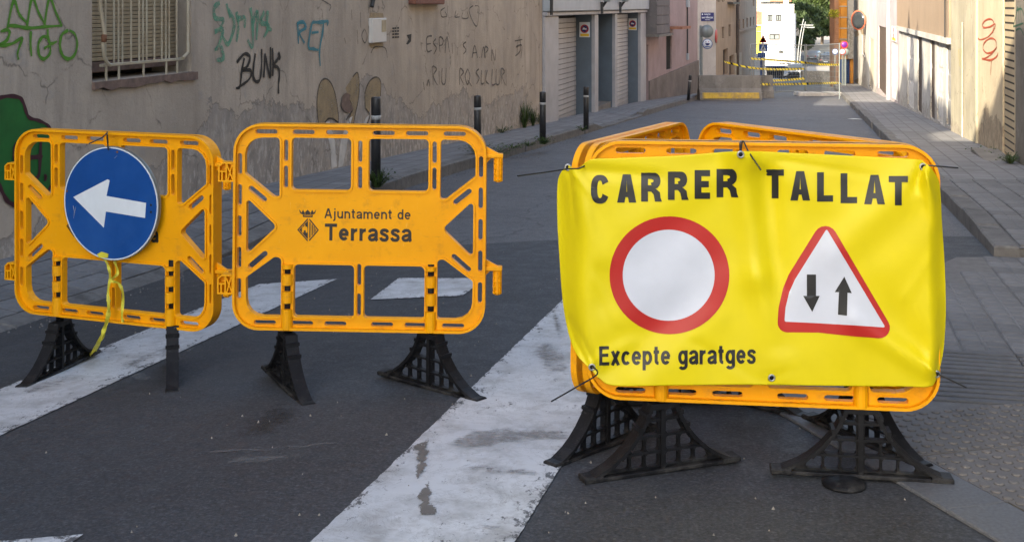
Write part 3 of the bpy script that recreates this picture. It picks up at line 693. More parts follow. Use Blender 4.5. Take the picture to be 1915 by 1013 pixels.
for i in range(8):
    for j in range(8):
        cx, cy = -.175 + .05 * i, -.175 + .05 * j
        b.lathe([(.0160, 0), (.0135, .0036), (.009, .0048)], 8, T=Matrix.Translation((cx, cy, 0)))
dome = b.obj('tactile_tile', 'tactile_tile', mesh_only=True)
b = B(); b.box((-.197, -.197, -.03), (.197, .197, -.014), 1)
for i in range(6): 
    y0 = -.197 + .0657 * i; b.box((-.196, y0 + .013, -.0139), (.196, y0 + .0525, .004), bev=.003)
rib = b.obj('ribbed_tile', ['ribbed_tile', 'groove'], mesh_only=True)
for i in range(6):
    for j in range(2):
        link('tactile_tile', dome, lm, jig(frame(edge_st, -1.0 + i * .4, .2 + .2 + .4 * j) @ Matrix.Translation((0, 0, .0150))))
def on_landing(p):
    q = p - E0; s, t = q.dot(ED), q.dot(EN)
    if t < .2 + .8 + .12 and s < 1.55: return False
    x, y = p
    if y > 7.32: return False
    if y > 4.45 and x < 1.05 + (y - 5) * .75 + .25: return False
    return t > .35
rib_cells = []
for i in range(2):
    for j in range(6):
        s, t = 4.72 + .4 * i, .60 + .4 * j
        p = SD * s + SN * t
        if p.x < 1.72: continue
        rib_cells.append(p); link('ribbed_tile', rib, lm, jig(frame(street_st, s, t) @ Matrix.Translation((0, 0, .0150))) @ Matrix.Rotation(R(90), 4, 'Z'))
for i in range(30):
    for j in range(22):
        s, t = 2.72 + .2 * i - .1 + .0, -.5 + .2 * j
        p = SD * s + SN * t
        if not on_landing(p) or any(abs((p - q).dot(SD)) < .29 and abs((p - q).dot(SN)) < .29 for q in rib_cells): continue
        link('tile', tile_me, lm, jig(frame(street_st, s, t) @ Matrix.Translation((0, 0, .0125))))

# ------------------------------------------------------------------ plastic barriers, their feet, the banner and the round sign
PH, LEG = .780, .225                                # panel height, ground to panel
def make_panel(Wd):
    K = Wd / 830; Z = PH / 683
    f = lambda pts: [((p[0] - 415) * K, (683 - p[1]) * Z) + ((p[2] * Z,) if len(p) > 2 else ()) for p in pts]
    mir = lambda pts: [(830 - p[0],) + tuple(p[1:]) for p in reversed(pts)]
    outer = rpoly(f([(0, 0, 92), (830, 0, 92), (830, 683, 88), (0, 683, 88)]), 9)
    tl = [(36, 48, 60), (150, 46, 12), (151, 243, 14), (132, 243, 18), (36, 166, 10)]
    tri = [(42, 246, 8), (142, 341, 14), (42, 437, 8)]
    bl = [(42, 512, 10), (138, 441, 18), (158, 446, 12), (158, 640, 10), (44, 640, 58)]
    tm = [(190, 46, 14), (386, 46, 14), (386, 219, 16), (190, 219, 16)]; bm_ = [(200, 466, 16), (399, 466, 14), (399, 640, 12), (200, 640, 12)]
    big = [rpoly(f(q), 4) for a in (tl, tri, bl, tm, bm_) for q in (a, mir(a))]
    sl_ = []
    for cx in (105, 228, 338, 492, 602, 725):
        sl_ += [f(slot(cx - 29, 27, cx + 29, 27, 15)), f(slot(cx - 29, 661, cx + 29, 661, 15))]
    for cy in (135, 238, 342, 446, 550):
        sl_ += [f(slot(18, cy - 28, 18, cy + 28, 14)), f(slot(812, cy - 28, 812, cy + 28, 14))]
    for cx in (170.5, 402.5 + 12.5 - 0, 659.5):
        for y0, y1 in ((60, 118), (146, 206)): sl_.append(f(slot(cx, y0, cx, y1, 14)))
    for y0, y1 in ((468, 528), (566, 628)): sl_.append(f(slot(415, y0, 415, y1, 13)))
    for a in ((56, 216, 100, 252), (56, 474, 104, 432)):
        sl_ += [f(slot(a[0], a[1], a[2], a[3], 17)), f(slot(830 - a[0], a[1], 830 - a[2], a[3], 17))]
    b = B()
    b.prism(outer, big + sl_, -.010, .010)
    b.prism(outer, [offset(outer, -.009)], -.030, .030)              # deep rim round the panel
    for h in big: b.prism(offset(h, .0075), [offset(h, .0005)], -.0165, .0165)  # lips round the openings
    for h in sl_: b.prism(offset(h, .0035), [offset(h, .0004)], -.0125, .0125)
    solid = rpoly(f([(163, 226, 10), (667, 226, 10), (667, 459, 10), (163, 459, 10)]))
    for cx in (179, 651):                                            # half-round sockets that take the feet
        x = (cx - 415) * K; z0, z1 = 0.004, (683 - 466) * Z
        wins = [(682 - 613, 682 - 591), (682 - 554, 682 - 532), (682 - 497, 682 - 478)]
        zs = [z0]; 
        for a, c in wins: zs += [a * Z, c * Z]
        zs.append(z1)
        for i in range(0, len(zs), 2):
            vs, fs = [], []; n = 9
            for z in (zs[i], zs[i + 1]):
                for k in range(n): t = math.pi * k / (n - 1); vs.append((x - .022 * math.cos(t), -.0102 - .027 * math.sin(t), z))
            for k in range(n - 1): fs.append((k, k + 1, n + k + 1, n + k))
            fs += [tuple(range(n - 1, -1, -1)), tuple(range(n, 2 * n))]
            b.add(vs, fs, 0, False)
    return b.obj('panel', 'orange_plastic', mesh_only=True)
def make_hook():                                     # arm with its hanging pin, at the right-hand end
    b = B(); b.box((-.002, -.018, .0), (.062, .018, .016), bev=.003)
    b.prism([(-.001, .0), (-.001, .042), (.046, .0165)], [], -.005, .005); b.prism([(-.001, .001), (.02, .001), (-.001, -.02)], [], -.004, .004)
    b.lathe([(.013, .002), (.0125, -.07), (.009, -.092)], 10, T=Matrix.Translation((.044, 0, 0)))
    for z in (-.02, -.04, -.06, -.08): b.lathe([(.0165, z - .003), (.0165, z + .003)], 10, T=Matrix.Translation((.044, 0, 0)), smooth=False)
    for a in range(4):
        b.box((-.002, -.017, -.088), (.002, .017, .001), T=Matrix.Translation((.044, 0, 0)) @ Matrix.Rotation(R(45 * a), 4, 'Z'))
    return b.obj('hook', 'orange_plastic', mesh_only=True)
def make_socket():                                   # ribbed box that takes a pin, at the left-hand end
    b = B(); x0, x1, h = -.060, .001, .074
    o = [(x0, 0), (x1, 0), (x1, h), (x0 + .016, h), (x0, h - .014)]
    b.prism(o, [offset(rpoly(o), -.006)], -.022, .022); b.prism(offset(o, -.004), [], .004, .010)
    m = -.029; b.box((m - .003, -.0215, .004), (m + .003, .0215, h - .004)); b.box((x0 + .003, -.0214, .036), (m - .003, .0214, .042)); b.box((-.048, -.0213, .005), (-.042, .0213, .036))
    for s in (1, -1):
        d = [(m + .003, .006), (m + .008, .006), (-.004, h - .008), (-.009, h - .008)]
        if s < 0: d = [(m - .006 + .0, h - .008), (m + .0, h - .008), (-.004, .006), (-.009, .006)]; d = [(p[0] + .004, p[1]) for p in d]
        b.prism(d, [], -.0205 + (.0006 if s > 0 else 0), .006)
    return b.obj('socket', 'orange_plastic', mesh_only=True)
def make_foot():
    prof = [(.246, .012), (.215, .024), (.18, .040), (.15, .060), (.118, .088), (.090, .120), (.068, .155), (.052, .19), (.046, .210)]
    outer = [(-x, z) for x, z in prof] + [(x, z) for x, z in reversed(prof)]
    def edge(z):
        for (xa, za), (xb, zb) in zip(prof, prof[1:]):
            if za <= z <= zb: return xa + (xb - xa) * (z - za) / (zb - za)
        return prof[0][0]
    holes = []
    def hole(xa, xb, z0, z1):
        for s in (1, -1):
            q = [(xa, z0), (min(xb, edge(z0) - .012), z0), (min(xb, edge(z1) - .012), z1), (xa, z1)]
            if q[2][0] - q[3][0] < .008: q[2] = (q[3][0] + .008, q[2][1])
            if q[1][0] - q[0][0] < .01: return
            holes.append(rpoly([(s * p[0], p[1], .009) for p in (q if s > 0 else q[::-1])], 3))
    for xa, xb in ((.012, .055), (.062, .104), (.111, .165)): hole(xa, xb, .020, .058)
    for xa, xb in ((.012, .054), (.061, .11)): hole(xa, xb, .066, .105)
    hole(.012, .08, .114, .154); hole(.012, .05, .163, .186)
    b = B(); b.prism(offset(outer, -.005), holes, -.006, .006)
    for h in holes: b.prism(offset(h, .0025), [offset(h, .0004)], -.009, .009)
    for s in (1, -1):                                # broad flange down each curved edge
        for i in range(len(prof) - 1):
            (xa, za), (xb, zb) = prof[i], prof[i + 1]
            q = [(s * xa, za), (s * xb, zb), (s * (xb - .011), zb - .002), (s * (xa - .012), za - .008)]
            b.prism(q if s < 0 else q[::-1], [], -.024, .024)
        b.box((min(s * .200, s * .262), -.027, 0), (max(s * .200, s * .262), .027, .018), bev=.004)
    b.box((-.20, -.024, 0), (.20, .024, .012), bev=.003); b.box((-.0075, -.016, .012), (.0075, .016, .2))
    for z, hw in ((.062, .135), (.110, .088), (.158, .055)): b.box((-hw, -.012, z - .0035), (hw, .012, z + .0035))
    b.box((-.040, -.024, .192), (.040, .024, .2095))
    b.lathe([(.016, .2094), (.016, LEG + .245)], 10)
    for z in (.172, .132):
        for s in (1, -1): b.box((s * (edge(z) - .004) - .007, -.027, z), (s * (edge(z) - .004) + .007, .027, z + .012))
    return b.obj('foot', 'black_plastic', mesh_only=True)
HOOK, SOCK, FOOT = make_hook(), make_socket(), make_foot()
PANEL = {.96: make_panel(.96), 1.03: make_panel(1.03)}
def crest():
    b = B(); y = -.0116                              # in crop pixels of the emblem: x 130-437, y 100-545 from above
    f = lambda pts: [(p[0], -p[1]) for p in pts]
    def poly(p, holes=()): b.prism(f(p), [f(h) for h in holes], y, y + .0008)
    poly([(150, 105), (172, 125), (188, 150), (210, 108), (232, 150), (275, 108), (318, 150), (340, 108), (362, 150), (378, 125), (398, 105), (380, 160), (350, 176), (205, 176), (172, 160)], [[(222, 160), (240, 168), (252, 160), (240, 156)], [(300, 160), (318, 168), (330, 160), (318, 156)]])
    poly([(205, 182), (350, 182), (345, 212), (212, 212)], [[(222, 188), (334, 188), (332, 196), (224, 196)]])
    castle = [(196, 430), (196, 370), (205, 345), (226, 345), (232, 315), (242, 315), (248, 345), (268, 345), (276, 370), (276, 430), (252, 430), (248, 395), (226, 395), (222, 430)]
    poly([(130, 390), (270, 234), (282, 234), (282, 246), (150, 390), (282, 534), (282, 545), (270, 545)])
    poly([(160, 390), (281, 258), (281, 522)], [castle])
    poly([(298, 234), (310, 240), (437, 390), (310, 540), (298, 545), (298, 528), (418, 390), (298, 252)])
    for x0, x1 in ((302, 318), (334, 350), (362, 376), (388, 398)):
        top = lambda x: 270 + (x - 298) * 1.0; poly([(x0, 390 - (416 - x0) * 1.02), (x1, 390 - (416 - x1) * 1.02), (x1, 390 + (416 - x1) * 1.02), (x0, 390 + (416 - x0) * 1.02)])
    return b
CR = crest()
def letter_meshes():
    K = .96 / 465                                    # metres per photo pixel on the middle barrier
    X = lambda x: (x - 672) * K; Zz = lambda y: (617 - y) * PH / 382
    a = B()
    for i, s_ in enumerate(pen_text('Ajuntament de', X(607), X(766), (Zz(395.5) - Zz(409)), Zz(409.5), .215)): flat(a, s_, -.0111 - .00003 * i)
    l1 = a.obj('lettering', 'lettering_black', mesh_only=True)
    a = B()
    for i, s_ in enumerate(pen_text('Terrassa', X(608), X(768), (Zz(427.5) - Zz(450.5)), Zz(450.5), .265, .14)): flat(a, s_, -.0111 - .00003 * i)
    l2 = a.obj('lettering', 'lettering_black', mesh_only=True)
    k = (597 - 557) / (437 - 130); 
    CR.v = [((X(557 + (v[0] - 130) * k)), v[1], Zz(393 + (-v[2] - 100) * k * 1.02)) for v in CR.v]
    return l1, l2, CR.obj('crest', 'lettering_black', mesh_only=True)
L1, L2, LC = letter_meshes()
def barrier(X, Y, yaw, Wd, feet, label, z=None, text=True, roll=0, hooks=(.120, .545), socks=(.222, .648)):
    """feet = ((angle of the left foot, of the right), in world degrees)"""
    pw = 1.03 if Wd > 1 else .96
    zg = G(X, Y) if z is None else z
    t = thing('traffic_barrier', label, 'barrier', (X, Y, zg), 0, 'yellow plastic barriers closing the street')
    t.rotation_euler = (0, R(roll), R(yaw))
    k = Wd / pw
    link('panel', PANEL[pw], t, Matrix.Translation((0, 0, LEG)) @ Matrix.Diagonal((k, 1, 1, 1)))
    for h in hooks: link('hook', HOOK, t, Matrix.Translation((Wd / 2, 0, LEG + PH - h)))
    for h in socks: link('socket', SOCK, t, Matrix.Translation((-Wd / 2, 0, LEG + PH - h)))
    tx_off = .022 if 'arrow' in label else 0
    for cx, a in zip((179, 651), feet):
        x = (cx - 415) * Wd / 830; wx = X + x * math.cos(R(yaw)); wy = Y + x * math.sin(R(yaw))
        link('foot', FOOT, t, Matrix.Translation((x, 0, G(wx, wy) - zg + (.016 if wx > .9 else .0095))) @ Matrix.Rotation(R(a - yaw), 4, 'Z'))
    if text:
        link('lettering', L1, t, Matrix.Translation((tx_off, 0, LEG))); link('lettering', L2, t, Matrix.Translation((tx_off, 0, LEG))); link('crest', LC, t, Matrix.Translation((0, 0, LEG)))
    return t
barrier(-1.640, 4.862, -19.5, .985, (77, 106), 'yellow plastic barrier that carries the round blue arrow sign')
barrier(-.583, 4.47, -2.0, .96, (-62, -40), 'yellow plastic barrier with its black lettering and crest uncovered', roll=.5)
barrier(.742, 3.525, -7.0, 1.03, (20, -8.5), 'yellow plastic barrier behind the banner, facing the viewer', text=False, hooks=(), socks=())
barrier(.425, 4.02, 62, .93, (45, 5), 'yellow plastic barrier running away behind the left end of the banner', text=False, hooks=(), socks=())
barrier(.985, 4.03, -57, .97, (-43, -62), 'yellow plastic barrier at the back, seen above the right half of the banner', text=False, hooks=(.545,), socks=())

# banner: outline and print follow the photo, the cloth hangs over the front barrier with its own folds
PHI = R(-7); BN = Vector((math.sin(PHI), -math.cos(PHI), 0))      # facing of the front barrier
def plane_Y(x, off):
    P0 = Vector((.742, 3.525, 0)) + BN * off; k = dx(x)             # Y where the view ray meets the plane
    return P0.dot(BN) / (k * BN.x + BN.y)
def seg_d(p, a, b):
    p, a, b = Vector(p), Vector(a), Vector(b); t = max(0, min(1, (p - a).dot(b - a) / (b - a).length_squared)); return (p - a - (b - a) * t).length, t
FOLDS = [((1385, 288), (1420, 520), 24, .012), ((1420, 520), (1480, 722), 28, .010), ((1432, 330), (1462, 640), 24, -.012), ((1395, 300), (1190, 420), 30, .005), ((1385, 292), (1560, 380), 28, .005),
         ((1066, 318), (1120, 480), 22, .010), ((1064, 316), (1230, 330), 12, -.006), ((1090, 345), (1130, 560), 26, -.008), ((1108, 686), (1062, 600), 12, -.010), ((1108, 686), (1180, 640), 14, .008), ((1120, 690), (1300, 560), 34, -.006),
         ((1725, 312), (1715, 350), 10, -.012), ((1728, 316), (1752, 420), 12, .010), ((1720, 330), (1560, 470), 34, .007), ((1750, 700), (1600, 600), 20, .010), ((1750, 700), (1640, 545), 30, -.008), ((1745, 690), (1755, 560), 14, .006),
         ((1108, 686), (1078, 625), 5, .004), ((1108, 686), (1150, 655), 5, -.003), ((1066, 316), (1112, 372), 5, .004), ((1064, 318), (1076, 420), 5, -.003), ((1385, 290), (1370, 314), 5, .0025), ((1386, 290), (1416, 308), 5, .003), ((1726, 314), (1700, 372), 5, -.004), ((1727, 314), (1748, 372), 4, .003), ((1751, 699), (1700, 652), 6, .003), ((1752, 698), (1762, 640), 4, -.003), ((1443, 706), (1428, 668), 6, .0025), ((1443, 706), (1478, 690), 5, -.002), ((1460, 300), (1640, 330), 7, -.0018), ((1110, 520), (1160, 610), 7, .002), ((1690, 560), (1748, 470), 7, .002), ((1300, 640), (1420, 712), 7, -.002), ((1200, 720), (1330, 600), 40, .006), ((1350, 320), (1330, 480), 40, -.005)]
def bulge(x, y):
    b = .066
    b -= .085 * sm(1112, 1040, x) ** 1.5 if x < 1112 else 0
    b -= .05 * sm(1735, 1772, x)
    b += .010 * math.sin((x - 1050) / 720 * math.pi * 2.2 + y / 240) * math.sin((y - 280) / 440 * math.pi)
    for a, c, wd, am in FOLDS:
        d, t = seg_d((x, y), a, c); b += 2.1 * am * math.exp(-(d / wd) ** 2) * (1 - .55 * t)
    b += .0016 * math.sin(x * .045 + y * .028 + 1.3 * math.sin(y * .013)) + .0010 * math.sin(x * .09 - y * .06 + math.sin(x * .02)) * sm(560, 720, y)
    return b
def bsurf(x, y, up=0): return at(x, y, plane_Y(x, bulge(x, y) + up))
def edge_curve(pts): return smooth_line(pts, 12)
ETOP = edge_curve([(1062, 307), (1078, 317), (1104, 299), (1150, 296), (1270, 291), (1385, 283), (1500, 287), (1620, 293), (1712, 298), (1728, 303), (1742, 315)])
EBOT = edge_curve([(1082, 668), (1108, 694), (1122, 708), (1152, 721), (1270, 720), (1400, 719), (1550, 721), (1680, 722), (1736, 723), (1750, 712), (1757, 690)])
ELEF = edge_curve([(1062, 307), (1044, 335), (1042, 400), (1046, 480), (1052, 560), (1060, 610), (1070, 645), (1082, 668)])
ERIG = edge_curve([(1742, 315), (1757, 345), (1762, 420), (1767, 500), (1769, 580), (1766, 640), (1762, 670), (1757, 690)])
def on(L, t):
    x = t * (len(L) - 1); i = min(int(x), len(L) - 2); return L[i] + (L[i + 1] - L[i]) * (x - i)
def coons(s, t):
    a, b_, c, d = on(ETOP, s), on(EBOT, s), on(ELEF, t), on(ERIG, t)
    p = a * (1 - t) + b_ * t + c * (1 - s) + d * s - (ETOP[0] * (1 - s) * (1 - t) + ETOP[-1] * s * (1 - t) + EBOT[0] * (1 - s) * t + EBOT[-1] * s * t)
    return p
bt = thing('banner', 'yellow vinyl banner lettered CARRER TALLAT with two road signs printed on it', 'banner', (.742, 3.5, G(.742, 3.5)))
Ti = bt.matrix_world.inverted() if False else Matrix.Translation((-.742, -3.5, -G(.742, 3.5)))
b = B(); NS, NTT = 110, 66; vs = []
for i in range(NS + 1):
    for j in range(NTT + 1):
        p = coons(i / NS, j / NTT); vs.append(Ti @ bsurf(p.x, p.y))
back = [v + Vector((0, .0015, 0)) for v in vs]; n = NTT + 1; q = len(vs)
fs = [(i * n + j, i * n + j + 1, (i + 1) * n + j + 1, (i + 1) * n + j) for i in range(NS) for j in range(NTT)]
b.add(vs + back, fs + [tuple(k + q for k in reversed(f)) for f in fs], 0, True)
rim = [i * n for i in range(NS + 1)] + [NS * n + j for j in range(1, n)] + [i * n + NTT for i in range(NS - 1, -1, -1)] + [j for j in range(NTT - 1, 0, -1)]
b.add([], [])
b.f += [(rim[k], rim[(k + 1) % len(rim)], rim[(k + 1) % len(rim)] + q, rim[k] + q) for k in range(len(rim))]; b.mi += [0] * len(rim); b.sm += [False] * len(rim)
b.obj('cloth', 'banner_vinyl', bt)
def printed(name, vf, m, up=.0018, cell=6, warp=None):
    """flat print (one or several outlines) cut into small cells so that it lies on the folds"""
    allv, allf = [], []
    for k_, (pv, pf) in enumerate(vf if isinstance(vf, list) else [vf]):
        bm = bmesh.new(); V = [bm.verts.new((v[0], v[1], 0)) for v in pv]
        for f in pf:
            try: bm.faces.new([V[i] for i in f])
            except ValueError: pass
        xs_ = [v[0] for v in pv]; ys_ = [v[1] for v in pv]
        for ax, lo, hi in ((0, min(xs_), max(xs_)), (1, min(ys_), max(ys_))):
            v = math.floor(lo / cell) * cell + cell
            while v < hi:
                co, no = [0, 0, 0], [0, 0, 0]; co[ax] = v; no[ax] = 1
                bmesh.ops.bisect_plane(bm, geom=bm.verts[:] + bm.edges[:] + bm.faces[:], plane_co=co, plane_no=no); v += cell
        for v in bm.verts:
            x, y = v.co.x, v.co.y
            if warp: x, y = warp(x, y)
            v.co = Ti @ bsurf(x, y, up + .00004 * k_)
        bm.verts.index_update(); bm.faces.ensure_lookup_table(); o_ = len(allv); allv += [tuple(v.co) for v in bm.verts]
        for f in bm.faces:
            f.normal_update(); q_ = [v.index + o_ for v in f.verts]; allf.append(q_ if f.normal.y < 0 else q_[::-1])
        bm.free()
    me = bpy.data.meshes.new(name); me.from_pydata(allv, [], allf); me.materials.append(M[m]); me.polygons.foreach_set('use_smooth', [True] * len(me.polygons)); me.update()
    return link(name, me, bt)
def loops(outer, holes=()):
    ls = [outer] + list(holes); tri = tessellate_polygon([[Vector((p[0], p[1], 0)) for p in l] for l in ls]); fl = [p for l in ls for p in l]
    return fl, [t for t in tri]
def strokes_letter(x0, x1, y0, y1, ch, k):
    """heavy grotesque capitals as outlines in a box (y down); k = stroke width"""
    w_, h = x1 - x0, y1 - y0; P = lambda pts: [(x0 + p[0], y0 + p[1]) for p in pts]; kh = k * .92
    if ch == 'T': return [(P([(0, 0), (w_, 0), (w_, kh), (w_ / 2 + k / 2, kh), (w_ / 2 + k / 2, h), (w_ / 2 - k / 2, h), (w_ / 2 - k / 2, kh), (0, kh)]), [])]
    if ch == 'L': return [(P([(0, 0), (k, 0), (k, h - kh), (w_, h - kh), (w_, h), (0, h)]), [])]
    if ch == 'E': m = h * .49; return [(P([(0, 0), (w_, 0), (w_, kh), (k, kh), (k, m - kh / 2), (w_ * .92, m - kh / 2), (w_ * .92, m + kh / 2), (k, m + kh / 2), (k, h - kh), (w_, h - kh), (w_, h), (0, h)]), [])]
    if ch == 'A':
        s = k * .58; a = .62 * h; b2 = .62 * h + kh * .85; c = w_ / 2; L = lambda y: (c - s) * (1 - y / h)
        return [(P([(c - s, 0), (c + s, 0), (w_, h), (w_ - k * 1.08, h), (w_ - k * 1.08 - (L(b2) - L(h)) * 1.0, b2 + .0), (k * 1.08 + L(b2), b2), (k * 1.08, h), (0, h)]),
                 [P([(k * 1.04 + L(a), a), (w_ - k * 1.04 - L(a), a), (c, h * .17)])])]
    if ch == 'C':
        def arc(rx, ry, a0, a1, n=22): return [(w_ / 2 + rx * math.cos(R(a0 + (a1 - a0) * i / n)), h / 2 - ry * math.sin(R(a0 + (a1 - a0) * i / n))) for i in range(n + 1)]
        def sq(pts, e=.8):
            o = []
            for x, y in pts:
                u, v = (x - w_ / 2) / (w_ / 2), (y - h / 2) / (h / 2); o.append((w_ / 2 + math.copysign(abs(u) ** e, u) * w_ / 2, h / 2 + math.copysign(abs(v) ** e, v) * h / 2))
            return o
        o = sq(arc(w_ / 2, h / 2, 26, 334, 34)); i_ = sq(arc(w_ / 2 - k, h / 2 - kh, 334, 26, 34), .86)
        return [(P(o + i_), [])]
    if ch == 'R':
        m = h * .56; r = (m) / 2
        ou = [(0, 0), (w_ * .55, 0)] + [(w_ * .93 - r * .75 + r * .75 * math.sin(R(a)), r - r * math.cos(R(a))) for a in range(10, 171, 20)] + [(w_ * .74, m + 1), (w_ * .90, m + h * .12), (w_ * .93, h * .86), (w_, h), (w_ - k * 1.05, h), (w_ * .64, h * .9), (w_ * .60, m + kh * .9), (w_ * .48, m + kh * .42), (k, m + kh * .42), (k, h), (0, h)]
        inn = [(k, kh), (w_ * .52, kh)] + [(w_ * .93 - r * .75 - k * .62 + (r * .75 - k * .38) * math.sin(R(a)), r * 1.02 - (r - kh * .98) * math.cos(R(a))) for a in range(10, 171, 32)] + [(w_ * .5, m - kh * .58), (k, m - kh * .58)]
        return [(P(ou), [P(inn)])]
def word(chars, y_lift):
    for ch, x0, x1, y0, y1 in chars:
        for o, h in strokes_letter(x0, x1, y0, y1, ch, 12.8):
            printed('lettering', loops(o, h), 'print_black', warp=lambda x, y: (x + (y1 - y) * y_lift, y))
word([('C', 1105, 1139, 327, 381), ('A', 1154, 1190, 326, 379), ('R', 1199, 1238, 323, 377), ('R', 1249, 1288, 321, 374), ('E', 1299, 1328, 318, 372), ('R', 1340, 1381, 316, 369)], .0)
word([('T', 1433, 1466, 317, 371), ('A', 1478, 1515, 320, 375), ('L', 1528, 1558, 322, 377), ('L', 1572, 1603, 324, 380), ('A', 1616, 1655, 327, 382), ('T', 1662, 1698, 329, 384)], .0)
LT = {}
for i, s_ in enumerate(pen_text('Excepte garatges', 1121, 1413, 26.5, 0, .235, .15)):
    LT.setdefault(s_[2], []).append(([(v[0], 683 - v[1] - (v[0] - 1121) * .012) for v in s_[0]], s_[1]))
for s_ in LT.values(): printed('lettering', s_, 'print_black')
EO, EI = ellipse(1252, 514.5, 112, 110, 72), ellipse(1250.5, 514.5, 86, 85, 72)
printed('round_sign', loops(EO, [EI]), 'print_red'); printed('round_sign_face', loops(EI), 'print_white')
to = rpoly([(1544, 402, 22), (1681, 635, 20), (1600, 629), (1530, 621.5), (1453, 621, 18), (1456, 575), (1464, 540), (1475, 513)], 6)
ti = rpoly([(1546, 428, 2), (1656, 612, 2), (1590, 607.5), (1530, 604), (1467, 601, 3), (1469, 575), (1476, 546), (1487, 522)], 3)
printed('triangle_sign', loops(to, [ti]), 'print_red'); printed('triangle_sign_face', loops(ti), 'print_white')
printed('arrow', loops([(1509, 513), (1526, 513), (1526, 553), (1533, 553), (1519, 583), (1502, 553), (1509, 553)]), 'print_black', .0036)
printed('arrow', loops([(1579, 517), (1593, 548), (1585, 547), (1584, 590), (1567, 588), (1569, 546), (1561, 546)]), 'print_black', .0036)
for gx, gy in ((1385, 289), (1443, 706), (1062, 313), (1107, 686), (1726, 312), (1752, 699)):
    b = B(); c = Ti @ bsurf(gx, gy, .002); ring = [(c.x + .0085 * math.cos(k * R(20)), c.y, c.z + .0085 * math.sin(k * R(20))) for k in range(19)]
    b.tube(ring, .0028, 6); b.lathe([(.0, 0), (.0065, .0002)], 12, 1, T=Matrix.Translation(c) @ Matrix.Rotation(R(90), 4, 'X')); b.obj('eyelet', ['metal', 'dark_void'], bt)
def tie(pts, label, r=.0024):
    P = [at(x, y, Yv) for x, y, Yv in pts]; o = B().tube(smooth_line(P, 6), r, 6)
    t = o.obj('cable_tie', 'tie_black'); return tag(t, label, 'cable tie', 'black cable ties with loose tails')
tie([(1100, 306, 3.56), (1083, 315, 3.50), (1062, 316, 3.46), (1020, 322, 3.42), (968, 329, 3.36)], 'black cable tie at the top left corner of the banner, tail stretching left')
tie([(1387, 264, 3.56), (1384, 268, 3.47), (1385, 290, 3.455), (1389, 264, 3.48), (1400, 284, 3.44), (1423, 318, 3.40)], 'black cable tie at the top middle eyelet of the banner')
tie([(1712, 300, 3.50), (1722, 307, 3.415), (1727, 309, 3.40), (1756, 311, 3.38), (1792, 314, 3.34)], 'black cable tie at the top right corner of the banner')
tie([(1118, 702, 3.56), (1108, 686, 3.52), (1117, 699, 3.46), (1080, 722, 3.42), (1031, 750, 3.36)], 'black cable tie at the bottom left corner of the banner')
tie([(1738, 705, 3.46), (1748, 698, 3.42), (1754, 699, 3.40), (1780, 711, 3.37), (1807, 724, 3.33)], 'black cable tie at the bottom right corner of the banner')

# round blue sign tied to the left barrier
SY = R(-19.5); SNv = Vector((math.sin(SY), -math.cos(SY), 0)); SC = Vector((-1.640, 4.862, 0)) + SNv * .052
wall_s = Wall(SC.x, SC.y, math.cos(SY), math.sin(SY))
cu, cz = wall_s.at(208, 380); 
rx = (wall_s.at(296, 380)[0] - wall_s.at(119, 380)[0]) / 2; rz = (wall_s.at(208, 274)[1] - wall_s.at(208, 487)[1]) / 2
st = thing('direction_sign', 'round blue sign with a white arrow to the left, tied to a barrier', 'road sign', (SC.x + wall_s.u[0] * cu, SC.y + wall_s.u[1] * cu, cz), 0)
st.rotation_euler = (0, 0, SY); RS = (rx + rz) / 2
SP = lambda x, y: (wall_s.at(x, y)[0] - cu, wall_s.at(x, y)[1] - cz)
b = B(); b.prism(ellipse(0, 0, rx, rz, 64), [], -.004, .004); b.prism(ellipse(0, 0, rx, rz, 64), [ellipse(0, 0, rx - .004, rz - .004, 64)], -.003, .012); b.obj('plate', 'sign_back', st)
b = B(); b.prism(ellipse(0, 0, rx - .003, rz - .003, 64), [ellipse(0, 0, rx - .0075, rz - .0075, 64)], -.0062, -.0041); b.obj('rim', 'sign_white', st)
b = B(); b.prism(ellipse(0, 0, rx - .0075, rz - .0075, 64), [], -.0058, -.0041); b.obj('face', 'sign_blue', st)
arr = [SP(*p) for p in [(139, 368), (203, 335), (207, 337), (201, 366), (275, 379), (273, 407), (200, 395), (196, 425), (190, 419)]]
b = B(); b.prism(arr[::-1], [], -.0068, -.0057); b.obj('arrow', 'sign_white', st)
for x, y, m in ((221, 284, 'rust'), (127, 357, 'rust'), (284, 383, 'tie_black'), (284, 396, 'tie_black'), (205, 279, 'tie_black')):
    u, z = SP(x, y); b = B(); b.prism(ellipse(u, z, .005, .005, 10), [], -.0066, -.0057); b.obj('rivet', m, st)
b = B(); b.prism([SP(*p) for p in [(184, 474), (192, 470), (205, 474), (204, 481), (188, 481)]][::-1], [], -.009, -.0057); b.obj('sticker', 'strap_yellow', st)
for pts in ([(139, 384), (141, 394), (140, 408)], [(144, 386), (142, 398)], [(216, 296), (221, 291)]):
    b = B(); ribbon(b, [SP(*p) for p in pts], .0014, -.0071); b.obj('scratch', 'spray_pale', st)
tie([(201, 247, 4.84), (200, 251, 4.80), (202, 277, 4.79), (200, 251, 4.78), (190, 258, 4.77), (166, 269, 4.75)], 'black cable tie holding the round blue sign to the barrier', .0028)
